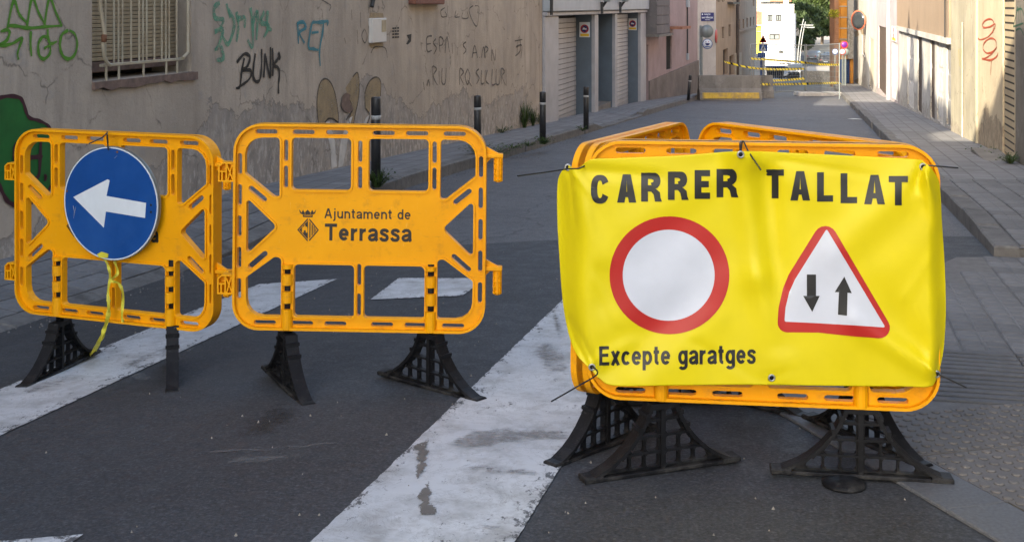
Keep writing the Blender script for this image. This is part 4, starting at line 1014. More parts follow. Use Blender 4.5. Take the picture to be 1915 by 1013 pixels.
def strap(lines, label):
    b = B()
    for pts, wdt in lines:
        P = smooth_line([at(*p) for p in pts], 8); vs = []
        for i, p in enumerate(P):
            d = (P[min(i + 1, len(P) - 1)] - P[max(i - 1, 0)]).normalized(); a = d.cross(Vector((.25, -1, .2))).normalized(); n_ = d.cross(a)
            tw = math.sin(i * .35) * .9; e = a * math.cos(tw) + n_ * math.sin(tw)
            vs += [p + e * wdt, p - e * wdt, p - e * wdt + n_ * .0012, p + e * wdt + n_ * .0012]
        n_ = len(P); fs = []
        for i in range(n_ - 1):
            for k in range(4): fs.append((i * 4 + k, i * 4 + (k + 1) % 4, i * 4 + 4 + (k + 1) % 4, i * 4 + 4 + k))
        fs += [(3, 2, 1, 0), tuple((n_ - 1) * 4 + k for k in range(4))]
        b.add(vs, fs)
    tag(b.obj('strap', 'strap_yellow'), label, 'strap')
g0 = gp(172, 668, .01)
strap([([(196, 484, 4.83), (203, 500, 4.82), (206, 520, 4.80), (202, 545, 4.79), (204, 585, 4.78)], .006), ([(214, 488, 4.83), (220, 510, 4.81), (208, 524, 4.78), (222, 530, 4.77), (230, 550, 4.77), (228, 590, 4.77), (231, 602, 4.78)], .006),
       ([(203, 560, 4.80), (203, 585, 4.80), (196, 612, 4.82), (188, 632, 4.84), (178, 655, g0.y - .02), (172, 667, g0.y - .02)], .009), ([(200, 600, 4.82), (193, 625, 4.83), (182, 645, 4.84), (168, 664, g0.y - .03)], .008)],
      'frayed yellow ribbon hanging from the round sign down to a black foot')

# bollards along the left kerb
def bollard(px, base, top, rad, label, lean=0, first=[None]):
    p = gp(px, base, .11); h = (base - top) / F * p.y
    z = lp(p.y, .2).z - .01 if p.y < 36 else p.z; h = HC + (YH - top) / F * p.y - z
    if first[0] is None:
        t = thing('bollard', label, 'bollard', (p.x, p.y, z), 0, 'black bollards along the left kerb')
        b = B(); b.lathe([(.044, 0), (.044, .60), (.042, .604)], 24); b.obj('post', 'bollard_black', t)
        b = B(); b.lathe([(.0405, .601), (.0455, .603), (.0455, .637), (.0405, .639)], 24); b.obj('band', 'bollard_band', t)
        b = B(); b.lathe([(.040, .637), (.044, .641), (.044, .785), (.040, .80), (.0, .802)], 24); b.obj('cap', 'bollard_black', t)
        first[0] = t
    else: t = copy_tree(first[0]); tag(t, label)
    t.location = (p.x, p.y, z); t.scale = (1, 1, h / .80); t.rotation_euler = (0, R(lean), random.random() * 6); return t
bollard(703, 350, 182, 0, 'black bollard standing behind the lettered barrier, its band white')
bollard(893, 288, 179, 0, 'black bollard behind the right end of the lettered barrier')
bollard(1015, 269, 172, 0, 'black bollard in front of the left end of the garage front')
bollard(1096, 242, 162, 0, 'black bollard standing in front of the first garage door')
bb = bollard(1287, 188, 141, 0, 'leaning black bollard at the foot of the pink house'); bb.rotation_euler = (0, R(5), 0)
# loose rubber cap on the road
p = gp(1578, 912); b = B(); b.lathe([(.062, .004), (.064, .010), (.05, .016), (.03, .019), (.0, .020)], 24)
o = b.obj('rubber_cap', 'black_plastic'); o.location = (p.x, p.y, p.z + .006); tag(o, 'flat black rubber cap lying on the road by the right foot of the front barrier', 'cap')

# ------------------------------------------------------------------ buildings
class House:
    """a thing in wall coordinates (u along the wall, v into the building, z up)"""
    def __init__(s, name, label, W, u0, u1, cat='building', group=None):
        s.W = W; s.u0, s.u1 = u0, u1; um = (u0 + u1) / 2; zg = W.ground(um)
        s.t = thing(name, label, cat, T=W.T @ Matrix.Translation((um, 0, zg)), group=group); s.k = Matrix.Translation((-um, 0, -zg))
    def put(s, bm, name, m, parent=None, label=None):
        if parent is None: o = bm.obj(name, m, s.t); o.matrix_local = s.k
        else: o = bm.obj(name, m, parent)
        if label: o['label'] = label
        return o
    def wall(s, zb, zt, m, holes=(), th=.45, depth=6, u0=None, u1=None, v=0, name='wall', top=None):
        u0 = s.u0 if u0 is None else u0; u1 = s.u1 if u1 is None else u1
        b = B(); out = [(u0, zb), (u1, zb)] + ([(u1, zt), (u0, zt)] if top is None else top)
        b.prism(out, [[(h[0], h[2]), (h[1], h[2]), (h[1], h[3]), (h[0], h[3])] for h in holes], v, v + th)
        if depth: b.prism(out, [], v + th + .001, v + depth)
        return s.put(b, name, m)
    def slab(s, name, m, u0, u1, z0, z1, v0, v1, parent=None, bev=0):
        b = B(); b.box((u0, v0, z0), (u1, v1, z1), bev=bev); return s.put(b, name, m, parent)
    def window(s, h, depth=.12, frame='meter_white', glass='glass_dark', w=.05, sill=True, cross=False, name='window'):
        u0, u1, z0, z1 = h; e = .002
        b = B(); b.prism([(u0 + e, z0 + e), (u1 - e, z0 + e), (u1 - e, z1 - e), (u0 + e, z1 - e)], [[(u0 + w, z0 + w), (u1 - w, z0 + w), (u1 - w, z1 - w), (u0 + w, z1 - w)]], depth, depth + .06)
        if cross: b.box(((u0 + u1) / 2 - w / 2, depth + .005, z0 + w), ((u0 + u1) / 2 + w / 2, depth + .055, z1 - w))
        o = s.put(b, name, frame)
        b = B(); b.box((u0 + w - .004, depth + .025, z0 + w - .004), (u1 - w + .004, depth + .035, z1 - w + .004)); b.obj('pane', glass, o)
        if sill: b = B(); b.box((u0 - .06, -.05, z0 - .06), (u1 + .06, depth, z0 - .002)); b.obj('sill', 'concrete_pale', o)
        return o
    def door(s, h, m, depth=.15, th=.05, name='door', panels=0):
        u0, u1, z0, z1 = h; o = s.slab(name, m, u0 + .003, u1 - .003, z0 + .003, z1 - .003, depth, depth + th)
        return o
    def shutter(s, h, m, depth, pitch=.1, name='shutter', gap=.006, thick=.03):
        """roll-up door: every slat a piece of its own"""
        u0, u1, z0, z1 = h; o = s.slab(name, 'dark_void', u0 + .003, u1 - .003, z0 + .003, z1 - .003, depth + thick + .001, depth + thick + .03)
        n = max(1, int((z1 - z0) / pitch)); b = B(); w_ = u1 - u0 - .012
        b.prism([(-w_ / 2, gap), (w_ / 2, gap), (w_ / 2, pitch - gap), (-w_ / 2, pitch - gap)], [], 0, thick); k = 3
        vs = [(-w_ / 2, -.004, pitch * .25), (w_ / 2, -.004, pitch * .25), (w_ / 2, -.004, pitch * .75), (-w_ / 2, -.004, pitch * .75)]
        me = b.obj('slat', m, mesh_only=True)
        for i in range(n):
            c = link('slat', me, o); c.location = ((u0 + u1) / 2, depth + random.uniform(-.004, .004), z0 + i * pitch)
        return o
    def graffiti(s, name, lines, w_px, m, lift=.004, curve=True, poly=False, parent=None, label=None):
        """sprayed lines given by where the photo shows them, lying on this wall"""
        if len(lines) > 1:
            g = link(name, None, parent or s.t); g.matrix_local = s.k if parent is None else Matrix()
            if label: g['label'] = label
        for i, l in enumerate(lines):
            P = [s.W.at(*p) for p in l]; Y = s.W.o[1] + P[0][0] * s.W.u[1]; b = B()
            ribbon(b, P, w_px * Y / F, -lift - .0004 * i, curve=curve)
            if m in ('spray_black', 'spray_green', 'spray_teal'): ribbon(b, P, w_px * 2.1 * Y / F, -lift + .0012 - .00003 * i, 1, curve=curve)
            if m in ('spray_black', 'spray_green', 'spray_teal'): m_ = [m, m + '_mist']
            else: m_ = m
            if len(lines) > 1: b.obj('stroke', m_, g)
            else: s.put(b, name, m_, parent, label)
    def shape(s, name, outline, m, lift=.003, holes=()):
        P = s.W.pts(outline); b = B()
        fl, tri = loops(P); b.add([(p[0], -lift, p[1]) for p in fl], tri); o = s.put(b, name, m)
        return o
LW = Wall(-5.14, 0, .27, 1); RW = Wall(2.3, 0, -.252, -1)
def cr(l, sx, ox=0, oy=0): return [(ox + p[0] / sx, oy + p[1] / sx) for p in l]

# --- beige house on the left
uE = LW.at(1014, 100)[0]
hs = House('beige_house', 'old beige plastered house on the left, covered in graffiti, with a barred window', LW, -10, uE)
wh = (LW.at(172, 100)[0], LW.at(358, 100)[0], .715, 2.75)
hs.wall(-3.5, 6.3, 'beige_plaster', [wh], depth=4, top=[(uE, 6.35), (19.5, 6.35), (19.5, 7.0), (9.3, 7.0), (9.0, 6.3), (5.5, 6.3), (5.5, 7.45), (3.0, 7.45), (3.0, 8.6), (-3, 8.6), (-3, 10.5), (-10, 10.5)])  # unseen roofline, stepped to shape the shadow edge on the right-hand walls
for u, h, w_ in ((13.4, 2.1, .6), (15.6, 2.3, .55), (11.6, 1.2, .7), (18.0, 1.0, .6)):
    b = B(); b.lathe([(w_, 6.9), (w_ * .75, 7.0 + h * .5), (.05, 7.0 + h)], 4, T=Matrix.Translation((u, .9, 0)), smooth=False); hs.put(b, 'chimney_shape', 'beige_plaster')  # unseen pointed roof shapes, made up to cast spiked shadows across the street
# window with its blind, grille and broken sill
win = hs.slab('window', 'dark_void', wh[0] + .003, wh[1] - .003, wh[2] + .003, wh[3] - .003, .36, .40)
b = B(); b.box((-(wh[1] - wh[0]) / 2 + .004, 0, .0015), ((wh[1] - wh[0]) / 2 - .004, .012, .0285), bev=.004); sl_me = b.obj('slat', 'slat_tan', mesh_only=True)
for i in range(44):
    o = link('slat', sl_me, win); o.location = ((wh[0] + wh[1]) / 2, .14 + random.uniform(-.002, .002), wh[2] + .13 + i * .030); o.rotation_euler = (0, random.uniform(-.002, .002), 0)
b = B(); b.box((wh[0] + .004, .12, wh[2] + .05), (wh[1] - .004, .17, wh[2] + .125), bev=.006); b.obj('bottom_rail', 'wood_old', win)
gr_ = link('grille', None, hs.t); gr_.matrix_local = hs.k
def bar(px0, px1, y0, y1, r=.0085, v=.02, m='grille_cream'):
    p, q = LW.at(px0, y0), LW.at(px1, y1); b = B(); b.tube([(p[0], v, p[1]), (q[0], v, q[1])], r, 6); return b.obj('bar', m, gr_)
for cx in (487, 525, 545, 563, 602, 638, 655, 672, 707, 740, 758, 773, 807):
    x = cx / 2.4125; yb = 122 - (x - 195) * .0933; u = LW.at(x, 60)[0]; zb = LW.at(x, yb)[1]
    b = B(); b.tube([(u, .02, zb), (u, .02, 2.72)], .0085, 6); b.obj('bar', 'grille_cream', gr_)
p, q = LW.at(193, 123), LW.at(347, 108)
for z in (p[1], 1.95): b = B(); b.box((p[0], .008, z - .011), (q[0], .032, z + .011), bev=.003); b.obj('rail', 'grille_cream', gr_)
for cx in (490, 547, 658, 760, 809):
    x = cx / 2.4125; u = LW.at(x, 130)[0]; b = B(); b.tube([(u, .02, p[1]), (u, .02, wh[2] - .01)], .010, 6); b.obj('stay', 'grille_cream', gr_)
P = [LW.at(*k) for k in cr([(440, -30), (447, 30), (462, 160), (458, 200), (460, 258), (478, 285), (490, 296)], 2.4125)]
b = B(); b.tube([(k[0], -.02 + .01 * (i % 2), k[1]) for i, k in enumerate(P)], .014, 6); b.obj('bent_bar', 'grille_cream', gr_)
P = [LW.at(*k) for k in cr([(838, -30), (838, 236), (815, 262)], 2.4125)]; b = B(); b.tube([(k[0], -.02, k[1]) for k in P], .014, 6); b.obj('bent_bar', 'grille_cream', gr_)
q_ = LW.at(190, 72); b = B(); b.lathe([(.0, -.03), (.019, -.025), (.02, .025), (.0, .03)], 8, T=Matrix.Translation((q_[0], -.02, q_[1]))); b.obj('rust_patch', 'rust', gr_)
so_ = [(wh[0] + .0, .712), (wh[1] + .06, .712)]; bot = [(wh[1] + .06 - i * (wh[1] - wh[0] + .06) / 14, .655 + random.uniform(-.014, .018) - .0 * i) for i in range(15)]
b = B(); b.prism(so_ + bot, [], -.025, .355); hs.put(b, 'sill', 'wood_old')
sh = [(175, 156), (230, 150), (300, 143), (362, 133), (364, 140), (330, 148), (290, 154), (240, 160), (200, 170), (186, 166)]; hs.shape('bare_plaster', rough_edge(sh, 1.2, 9), 'spray_faded', .0025)
# patches of fallen plaster
def chip(px, m='plinth', lift=.006, amp=1.6, step=6): hs.shape('plaster_patch', rough_edge(px, amp, step), m, lift)
hs_hole = rough_edge(cr([(635, 480), (655, 460), (675, 475), (672, 500), (690, 540), (670, 565), (655, 560), (640, 545), (630, 520)], 2.6656, 400), .8, 4)
hs.shape('hole_in_plaster', hs_hole, 'wood_old', .012)
# electricity meter box, its cable, a window ledge further up
mb = Wall.at
u0, z0 = LW.at(689.5, 81); u1, z1 = LW.at(716, 34)
bx = hs.slab('meter_box', 'meter_white', u0, u1, z0, z1, -.045, .0, bev=.006)
a_, c_ = LW.at(707, 60), LW.at(715, 38); b = B(); b.box((a_[0], -.05, a_[1]), (c_[0], -.0445, c_[1])); b.obj('label', 'slat_tan', bx)
b = B(); b.tube([LW_ for LW_ in [(u0 + .06, -.03, z1 + .75), (u0 + .06, -.03, z1 + .20), (u0 + .02, -.03, z1 + .13)]], .025, 8); hs.put(b, 'cable', 'cable')
hs.shape('bare_plaster', rough_edge([(692, 24), (716, 25), (717, 34), (690, 34)], .7, 5), 'spray_beige', .003); hs.shape('bare_plaster', rough_edge([(690, 82), (717, 80), (716, 88), (704, 92), (692, 90)], .9, 5), 'spray_beige', .003)
u0, z0 = LW.at(764, 8.5); u1, _ = LW.at(818, 8); hs.slab('window_ledge', 'brick_red', u0, u1, z0, z0 + .09, -.10, .02, bev=.01)
# graffiti
K1 = 2.535
G1 = lambda l: [cr(k, K1) for k in l]
hs.graffiti('graffiti', G1([[(30, 150), (62, 5), (90, 70), (128, 112)], [(125, 130), (150, -8), (180, 60), (208, 112)], [(208, 120), (232, -8), (262, 60), (292, 125)], [(30, 122), (80, 125), (130, 134), (210, 128), (292, 122)],
    [(0, 150), (30, 143), (42, 155), (30, 190), (0, 212), (10, 218), (60, 205), (103, 180), (88, 225), (80, 255), (84, 284)], [(143, 148), (141, 210), (146, 268)], [(222, 140), (225, 185), (238, 208), (266, 197)],
    [(226, 180), (200, 175), (178, 210), (182, 262), (205, 280), (232, 255), (232, 220), (212, 226), (206, 236)], [(320, 145), (290, 165), (280, 215), (292, 262), (320, 280), (348, 262), (362, 215), (352, 165), (325, 145)]]), 7.54, 'spray_green', label='light green crown drawn over the letters 2IGO')
blob = cr([(-10, 462), (40, 455), (85, 460), (105, 480), (122, 530), (135, 555), (180, 570), (220, 590), (240, 620), (252, 700), (250, 860), (235, 905), (200, 930), (165, 955), (120, 968), (70, 970), (30, 955), (5, 900), (-12, 860)], K1)
hs.shape('graffiti', blob, 'spray_forest', .004)
hs.graffiti('graffiti', [cr([(-12, 466), (35, 456), (85, 462), (106, 485), (122, 535), (138, 560), (180, 572), (220, 592), (242, 620)], K1)], 9, 'spray_maroon', .006, label='thick maroon outline over a green shape')
hs.graffiti('graffiti', [cr([(-12, 860), (5, 905), (30, 950), (70, 972), (120, 968), (165, 950), (215, 915), (250, 860)], K1)], 10.15, 'spray_maroon', .0065)
hs.graffiti('graffiti', [cr(k, K1) for k in ([(190, 660), (186, 740), (180, 830), (150, 850)], [(132, 748), (160, 745), (198, 742)], [(112, 660), (70, 690), (62, 740), (75, 780)], [(205, 840), (212, 835), (208, 860)])], 10.15, 'spray_maroon', .007)
K3 = 2.6656; G3 = lambda l: [cr(k, K3, 400) for k in l]
hs.graffiti('graffiti', G3([[(150, 290), (138, 350), (128, 430), (108, 440)], [(112, 312), (150, 270), (178, 285), (165, 330), (140, 352), (178, 350), (185, 372), (165, 405), (110, 442)], [(205, 268), (196, 330), (195, 385), (210, 408), (228, 395), (236, 330), (236, 245)], [(246, 388), (250, 330), (252, 268)], [(252, 268), (262, 320), (278, 385), (280, 310), (280, 236)],
    [(290, 380), (292, 320), (290, 240)], [(326, 275), (312, 300), (296, 325), (318, 340), (324, 370), (320, 420), (320, 468)], [(318, 262), (326, 282), (322, 300)]]), 7.6, 'spray_black', label='black spray tag reading BUNK')
hs.graffiti('graffiti', G3([[(415, 115), (418, 160), (420, 220)], [(412, 118), (445, 112), (455, 140), (425, 165), (450, 215)], [(490, 110), (478, 160), (470, 235), (495, 245), (520, 250)], [(485, 165), (520, 160)], [(545, 105), (540, 160), (525, 250), (528, 330)], [(490, 112), (530, 112), (565, 108), (562, 128)]]), 7.97, 'spray_teal', label='faded teal tag')
hs.graffiti('graffiti', G3([[(28, 15), (0, 40), (5, 90), (45, 100), (30, 140)], [(60, 20), (80, 90)], [(70, 50), (100, 120), (70, 220), (40, 180)], [(110, 60), (120, 130), (110, 210)], [(110, 100), (150, 90), (150, 140)], [(180, 40), (190, 120), (190, 230), (165, 200)], [(190, 120), (215, 60), (210, 200)], [(250, 60), (230, 110), (270, 130), (245, 190)], [(265, 55), (262, 130), (285, 150)], [(0, 160), (40, 150), (20, 230), (0, 250)], [(30, 230), (45, 290), (10, 300)]]), 11.5, 'spray_mint', label='washed out mint green tag')
W_ = 3.1
hs.graffiti('graffiti', G3([[(1085, 180), (1060, 190), (1062, 255), (1085, 252)], [(1060, 222), (1080, 218)], [(1105, 195), (1092, 215), (1108, 240), (1095, 270)], [(1125, 260), (1122, 190), (1140, 195), (1138, 222), (1124, 228)], [(1150, 265), (1160, 185), (1172, 262)], [(1185, 215), (1188, 268)], [(1255, 210), (1240, 225), (1255, 250), (1242, 270)], [(1285, 290), (1298, 228), (1312, 290)], [(1290, 265), (1308, 263)], [(1322, 285), (1323, 290)], [(1332, 290), (1342, 235), (1352, 290)], [(1348, 290), (1350, 235), (1365, 245), (1352, 265)], [(1382, 305), (1384, 250), (1398, 302), (1402, 248)],
    [(1515, 185), (1508, 278)], [(1498, 205), (1535, 198)], [(1503, 235), (1532, 228), (1528, 290)], [(1520, 178), (1525, 250), (1500, 280)]]), 3.77, 'spray_faded', label='faded black slogan in capitals, upper line')
hs.graffiti('graffiti', G3([[(1042, 410), (1048, 450)], [(1060, 430), (1066, 400), (1075, 432)], [(1088, 330), (1090, 425)], [(1090, 330), (1108, 345), (1092, 380), (1112, 425)], [(1120, 355), (1122, 420)], [(1135, 340), (1134, 410), (1150, 415), (1156, 340)], [(1222, 425), (1224, 345), (1242, 360), (1228, 385), (1245, 425)], [(1262, 345), (1250, 380), (1262, 422), (1274, 380), (1263, 345)], [(1262, 400), (1282, 430)], [(1318, 345), (1304, 362), (1320, 390), (1306, 418)], [(1332, 350), (1330, 415), (1345, 415)], [(1350, 350), (1347, 430)], [(1360, 350), (1352, 400), (1368, 420)], [(1385, 345), (1383, 420), (1402, 418)], [(1405, 345), (1404, 415), (1420, 415), (1424, 345)], [(1432, 420), (1430, 345), (1446, 358), (1434, 382), (1450, 425)], [(1452, 345), (1455, 430)]]), 3.77, 'spray_faded', .0055, label='faded black slogan in capitals, lower line')
hs.graffiti('graffiti', G3([[(1150, 40), (1130, 55), (1135, 85), (1160, 80), (1150, 60)], [(1165, 30), (1160, 90)], [(1205, 55), (1200, 85), (1225, 85)], [(1240, 60), (1235, 90), (1265, 90), (1260, 60)], [(1290, 30), (1270, 50), (1285, 100), (1310, 130), (1320, 40), (1300, 30)]]), 2.61, 'spray_faded', .005)
hs.graffiti('graffiti', G3([[(712, 150), (716, 220)], [(748, 145), (735, 180), (750, 215), (762, 185), (750, 145)], [(728, 60), (730, 140)], [(684, 50), (686, 100)], [(770, 130), (774, 200)], [(535, 0), (560, 15), (580, 30), (572, 55)], [(648, 190), (655, 220)], [(780, 265), (800, 235), (850, 240), (862, 290)]]), 2.9, 'spray_faded', .005)
# stencilled notices
b = B()
for r_ in range(4):
    for c_ in range(3):
        x0 = 733 + c_ * 4.6; y0 = 51 + r_ * 5.6 - c_ * .3; a_ = [LW.at(x0, y0 + 4), LW.at(x0 + random.uniform(3, 4.2), y0 + random.uniform(0, 1))]
        b.add([(a_[0][0], -.004, a_[0][1]), (a_[1][0], -.004, a_[0][1]), (a_[1][0], -.004, a_[1][1]), (a_[0][0], -.004, a_[1][1])], [(0, 1, 2, 3)])
hs.put(b, 'stencil', 'spray_black'); hs.shape('stencil', [(760, 66), (769, 64), (768, 78), (762, 84), (759, 82), (764, 74)], 'spray_black', .004)
# the three-petalled flower
pet = [cr(k, K3, 400) for k in ([(520, 625), (512, 520), (522, 430), (545, 395), (575, 405), (600, 460), (615, 540), (618, 610), (590, 590), (560, 600), (552, 630)], [(655, 440), (690, 385), (712, 362), (722, 400), (720, 480), (705, 560), (690, 625), (670, 600), (688, 545), (672, 490)], [(752, 540), (752, 460), (775, 405), (808, 385), (830, 410), (828, 480), (800, 480), (780, 500), (775, 560)])]
for k in pet: hs.shape('graffiti', smooth_line(k + k[:1], 3)[:-1], 'spray_beige', .0035)
hs.graffiti('graffiti', [k for k in pet[:1]] + [pet[1][1:]] + [pet[2][:6]], 3.77, 'spray_faded', .005, label='beige flower outlined in dark paint')
st_ = [cr(k, K3, 400) for k in ([(552, 610), (575, 605), (600, 700), (612, 830), (585, 840), (580, 740)], [(690, 580), (672, 640), (660, 740), (640, 830), (618, 835), (628, 720), (650, 640), (670, 590)], [(775, 570), (750, 640), (728, 740), (705, 800), (690, 800), (722, 690), (755, 590)])]
for k in st_: hs.shape('graffiti', k, 'spray_pale', .0038)
hs.graffiti('graffiti', G3([[(550, 612), (570, 590), (600, 600), (622, 612)], [(655, 600), (672, 575), (690, 545)], [(752, 540), (775, 580), (745, 650)]]), 3.77, 'spray_faded', .0055)

# --- garage front
uG = LW.at(1205, 100)[0]
ga = House('garage_building', 'grey panelled garage front with two roller doors and a narrow blue recess', LW, uE + .01, uG)
ltop = LW.at(1110, 27)[1]
d1 = (LW.at(1040, 100)[0], LW.at(1108, 100)[0]); d2 = (LW.at(1115, 100)[0], LW.at(1146.5, 100)[0]); d3 = (LW.at(1151, 100)[0], LW.at(1194.5, 100)[0])
zf = lambda u: LW.ground(u) + .10
ga.wall(-4, 3.4, 'panel_lilac', [(a, c, -3.9, ltop) for a, c in (d1, d2, d3)], th=.8, depth=6)
for i, ((a, c), dep) in enumerate(((d1, .36), (d2, .60), (d3, .29))):
    zt_ = ltop; zb = zf(c) - .35
    for uu, nm in ((c, 1), (a, 0)):
        b = B(); b.box((uu - .012 if nm else uu - .002, .02, zb), (uu + .002 if nm else uu + .012, .795, zt_ - .003)); ga.put(b, 'reveal', 'reveal_blue')
    if i != 1: ga.shutter((a + .013, c - .013, zb, zt_ - .002), 'shutter_grey', dep, .105, 'roller_door')
    else:
        dr = ga.slab('door', 'reveal_blue', a + .013, c - .013, zb, zt_ - .005, dep, dep + .05); ga.slab('doorstep', 'concrete', a + .014, c - .014, zb - .2, zf((a + c) / 2) + .12, .05, dep - .003)
for a, c in ((uE + .012, d1[0] - .01), (d1[1] + .01, d2[0] - .01), (d2[1] + .01, d3[0] - .01), (d3[1] + .01, uG - .01)):
    ga.slab('pilaster', 'panel_lilac', a, c, zf(c) - .7, ltop - .005, -.05, -.003, bev=.012)
zc = LW.at(1110, 21)[1]; ga.slab('lintel', 'panel_lilac', uE + .02, uG - .02, ltop, zc, -.09, -.003, bev=.01)
fa = ga.slab('fascia', 'fascia', uE + .05, uG - .02, zc + .01, zc + 1.15, -.14, -.003, bev=.015)
for x in (1112, 1147.5):
    u, z = LW.at(x, 4); b = B(); b.lathe([(.05, 0), (.11, .05), (.10, .16), (.0, .17)], 12, T=Matrix.Translation((u, -.28, z))); b.tube([(u, -.14, zc + .05), (u, -.28, z + .04)], .03, 6, 1); ga.put(b, 'wall_lamp', ['fascia', 'cable'])
    b = B(); b.box((u - .04, -.19, zc - .06), (u + .04, -.142, z - .0)); ga.put(b, 'bracket', 'cable')
b = B(); u, z = LW.at(1017, 10); b.tube([(uE + .06, -.16, zc + 1), (uE + .05, -.16, zc - .05)], .03, 6); ga.put(b, 'downpipe', 'cable')
def plate(h, x0, x1, y0, y1, v, label, Wl=None):
    """no-parking plate: white with a red-ringed disc and a yellow strip"""
    W2 = Wl or h.W; (u0, z0), (u1, z1) = W2.at(x0, y1), W2.at(x1, y0); um, w_ = (u0 + u1) / 2, abs(u1 - u0); hh = z1 - z0
    t = thing('no_parking_plate', label, 'sign', T=W2.T @ Matrix.Translation((um, v, z0)), group='no-parking plates')
    b = B(); b.box((-w_ / 2, -.012, 0), (w_ / 2, 0, hh), bev=.003); b.obj('plate', 'sign_white', t)
    r_ = min(w_, hh) * .40; c = hh * .56
    b = B(); b.prism(ellipse(0, c, r_, r_, 28), [ellipse(0, c, r_ * .78, r_ * .78, 28)], -.016, -.0125); b.prism([(-r_ * .62, c + r_ * .5), (-r_ * .5, c + r_ * .62), (r_ * .62, c - r_ * .5), (r_ * .5, c - r_ * .62)][::-1], [], -.0162, -.0145); b.obj('ring', 'sign_red', t)
    b = B(); b.prism(ellipse(0, c, r_ * .775, r_ * .775, 28), [], -.014, -.0125); b.obj('disc', 'sign_navy', t)
    b = B(); b.prism([(-r_ * .5, c - r_ * .18), (r_ * .5, c - r_ * .18), (r_ * .42, c + .02), (r_ * .2, c + r_ * .05), (0, c + r_ * .28), (-r_ * .22, c + r_ * .28), (-r_ * .4, c + .02)], [], -.0172, -.0165); b.obj('car_symbol', 'sign_white', t)
    b = B(); b.box((-w_ * .42, -.0135, hh * .06), (w_ * .42, -.0122, hh * .24)); b.obj('strip', 'sign_yellow', t); return t
def rplate(uu, x0, x1, y0, y1, label):
    """the same plate on the side of a recess, facing up the street"""
    Yp = LW.o[1] + uu * LW.u[1]; Xp = LW.o[0] + uu * LW.u[0]; Wr = Wall(Xp, Yp, .9636, -.2672); Wr.T = Matrix.Translation((Xp, Yp, 0)) @ Matrix.Rotation(math.atan2(-.26, .965), 4, 'Z')
    return plate(None, x0, x1, y0, y1, -.014, label, Wr)
rplate(d1[1] - .012, 1084, 1103.5, 42, 70, 'no-parking plate in the first garage recess, left of the narrow blue door')
rplate(d3[1] - .012, 1175.5, 1191, 35, 57, 'no-parking plate in the second garage recess, beside the pink house')

# --- pink house beyond the garage
PWo = (LW.o[0] + uG * LW.u[0], LW.o[1] + uG * LW.u[1]); PW = Wall(PWo[0] - .0, PWo[1] + .02, 2.65, 7.5)
uP = PW.at(1304.5, 100)[0]
pk = House('pink_house', 'pink plastered house with a grey plinth and one barred window', PW, .01, uP)
w1 = (PW.at(1246, 90)[0], PW.at(1256, 90)[0]); wz = (PW.at(1251, 130)[1], PW.at(1251, 62)[1]); dd = (PW.at(1208.5, 90)[0], PW.at(1212.5, 90)[0])
pk.wall(-4, 5.6, 'pink_plaster', [(w1[0], w1[1], wz[0], wz[1]), (dd[0], dd[1], -3.9, PW.at(1210, 84)[1])], depth=6)
wn = pk.window((w1[0], w1[1], wz[0], wz[1]), .15, 'door_brown', sill=False)
for i in range(5): b = B(); uu = w1[0] + (i + .5) * (w1[1] - w1[0]) / 5; b.tube([(uu, .05, wz[0]), (uu, .05, wz[1])], .02, 6); b.obj('bar', 'cable', wn)
pk.slab('door', 'door_brown', dd[0] + .01, dd[1] - .01, -3.8, PW.at(1210, 84)[1] - .01, .2, .26)
a_, c_ = PW.at(1212, 152), PW.at(1304, 113); b = B()
b.prism([(dd[1] + .01, -4), (uP - .003, -4), (uP - .003, c_[1]), (dd[1] + .01, a_[1])], [], -.05, -.003); pk.put(b, 'plinth', 'plinth')
a_ = PW.at(1262, 52); b = B(); b.box((w1[0] - .3, -.55, a_[1] - .02), (w1[1] + .25, -.003, a_[1] + .06)); pk.put(b, 'canopy', 'roof_tile')
u_, z_ = PW.at(1284, 20); b = B(); b.tube([(u_, -.03, z_ - 1.6), (u_, -.03, z_ + .6)], .022, 6); pk.put(b, 'cable', 'cable'); pk.slab('junction_box', 'fascia', u_ - .1, u_ + .12, PW.at(1284, 14)[1], PW.at(1284, -4)[1], -.09, -.003); pk.slab('junction_box', 'fascia', u_ - .06, u_ + .08, PW.at(1284, 112)[1], PW.at(1284, 100)[1], -.07, -.003)
u0, u1 = .05, PW.at(1231, 30)[0]; zt = PW.at(1222, 63)[1]
bl = pk.slab('upper_storey', 'block_wall', u0, u1, zt, 3.6, -.32, -.003); pk.slab('eave', 'concrete', u0 - .02, u1 + .1, zt - .07, zt - .003, -.42, -.004)
for r_ in range(9):
    b = B(); b.box((u0 + .004, -.345, zt + .01 + r_ * .26), (u1 - .004, -.322, zt + .255 + r_ * .26), bev=.008); pk.put(b, 'block_course', 'block_wall')

# --- house across the side street: corner front with street plaque, brown side with many windows
CW = Wall(.1585 * 46, 46, 1, 0); uc = CW.at(1339, 100)[0]
cf = House('corner_house', 'tall brown house across the side street, its pale narrow end towards the viewer', CW, -3.5, uc)
cf.wall(-6, 6.5, 'corner_plaster', depth=.5, top=[(uc, 9.), (-3.5, 9.)])
BW = Wall(CW.o[0] + uc, 46.0, .27, 1); uB = BW.at(1415, 100)[0]
holes = []
for x0, x1, y0, y1 in ((1350, 1354.5, 50, 73), (1362.5, 1366.5, 46, 69), (1381, 1384, 36, 56), (1389, 1391.5, 36, 54), (1396, 1398.5, 34, 52), (1402.5, 1404.8, 33, 50), (1408.5, 1410.5, 32, 48), (1380.5, 1384, -10, 13), (1408, 1410.5, -10, 12), (1342, 1346, -12, 4), (1350, 1353.5, -12, 4), (1352, 1361, 90, 145), (1364, 1372, 102, 145)):
    (a, z0), (c, z1) = BW.at(x0, y1), BW.at(x1, y0); holes.append((a, c, z0, z1))
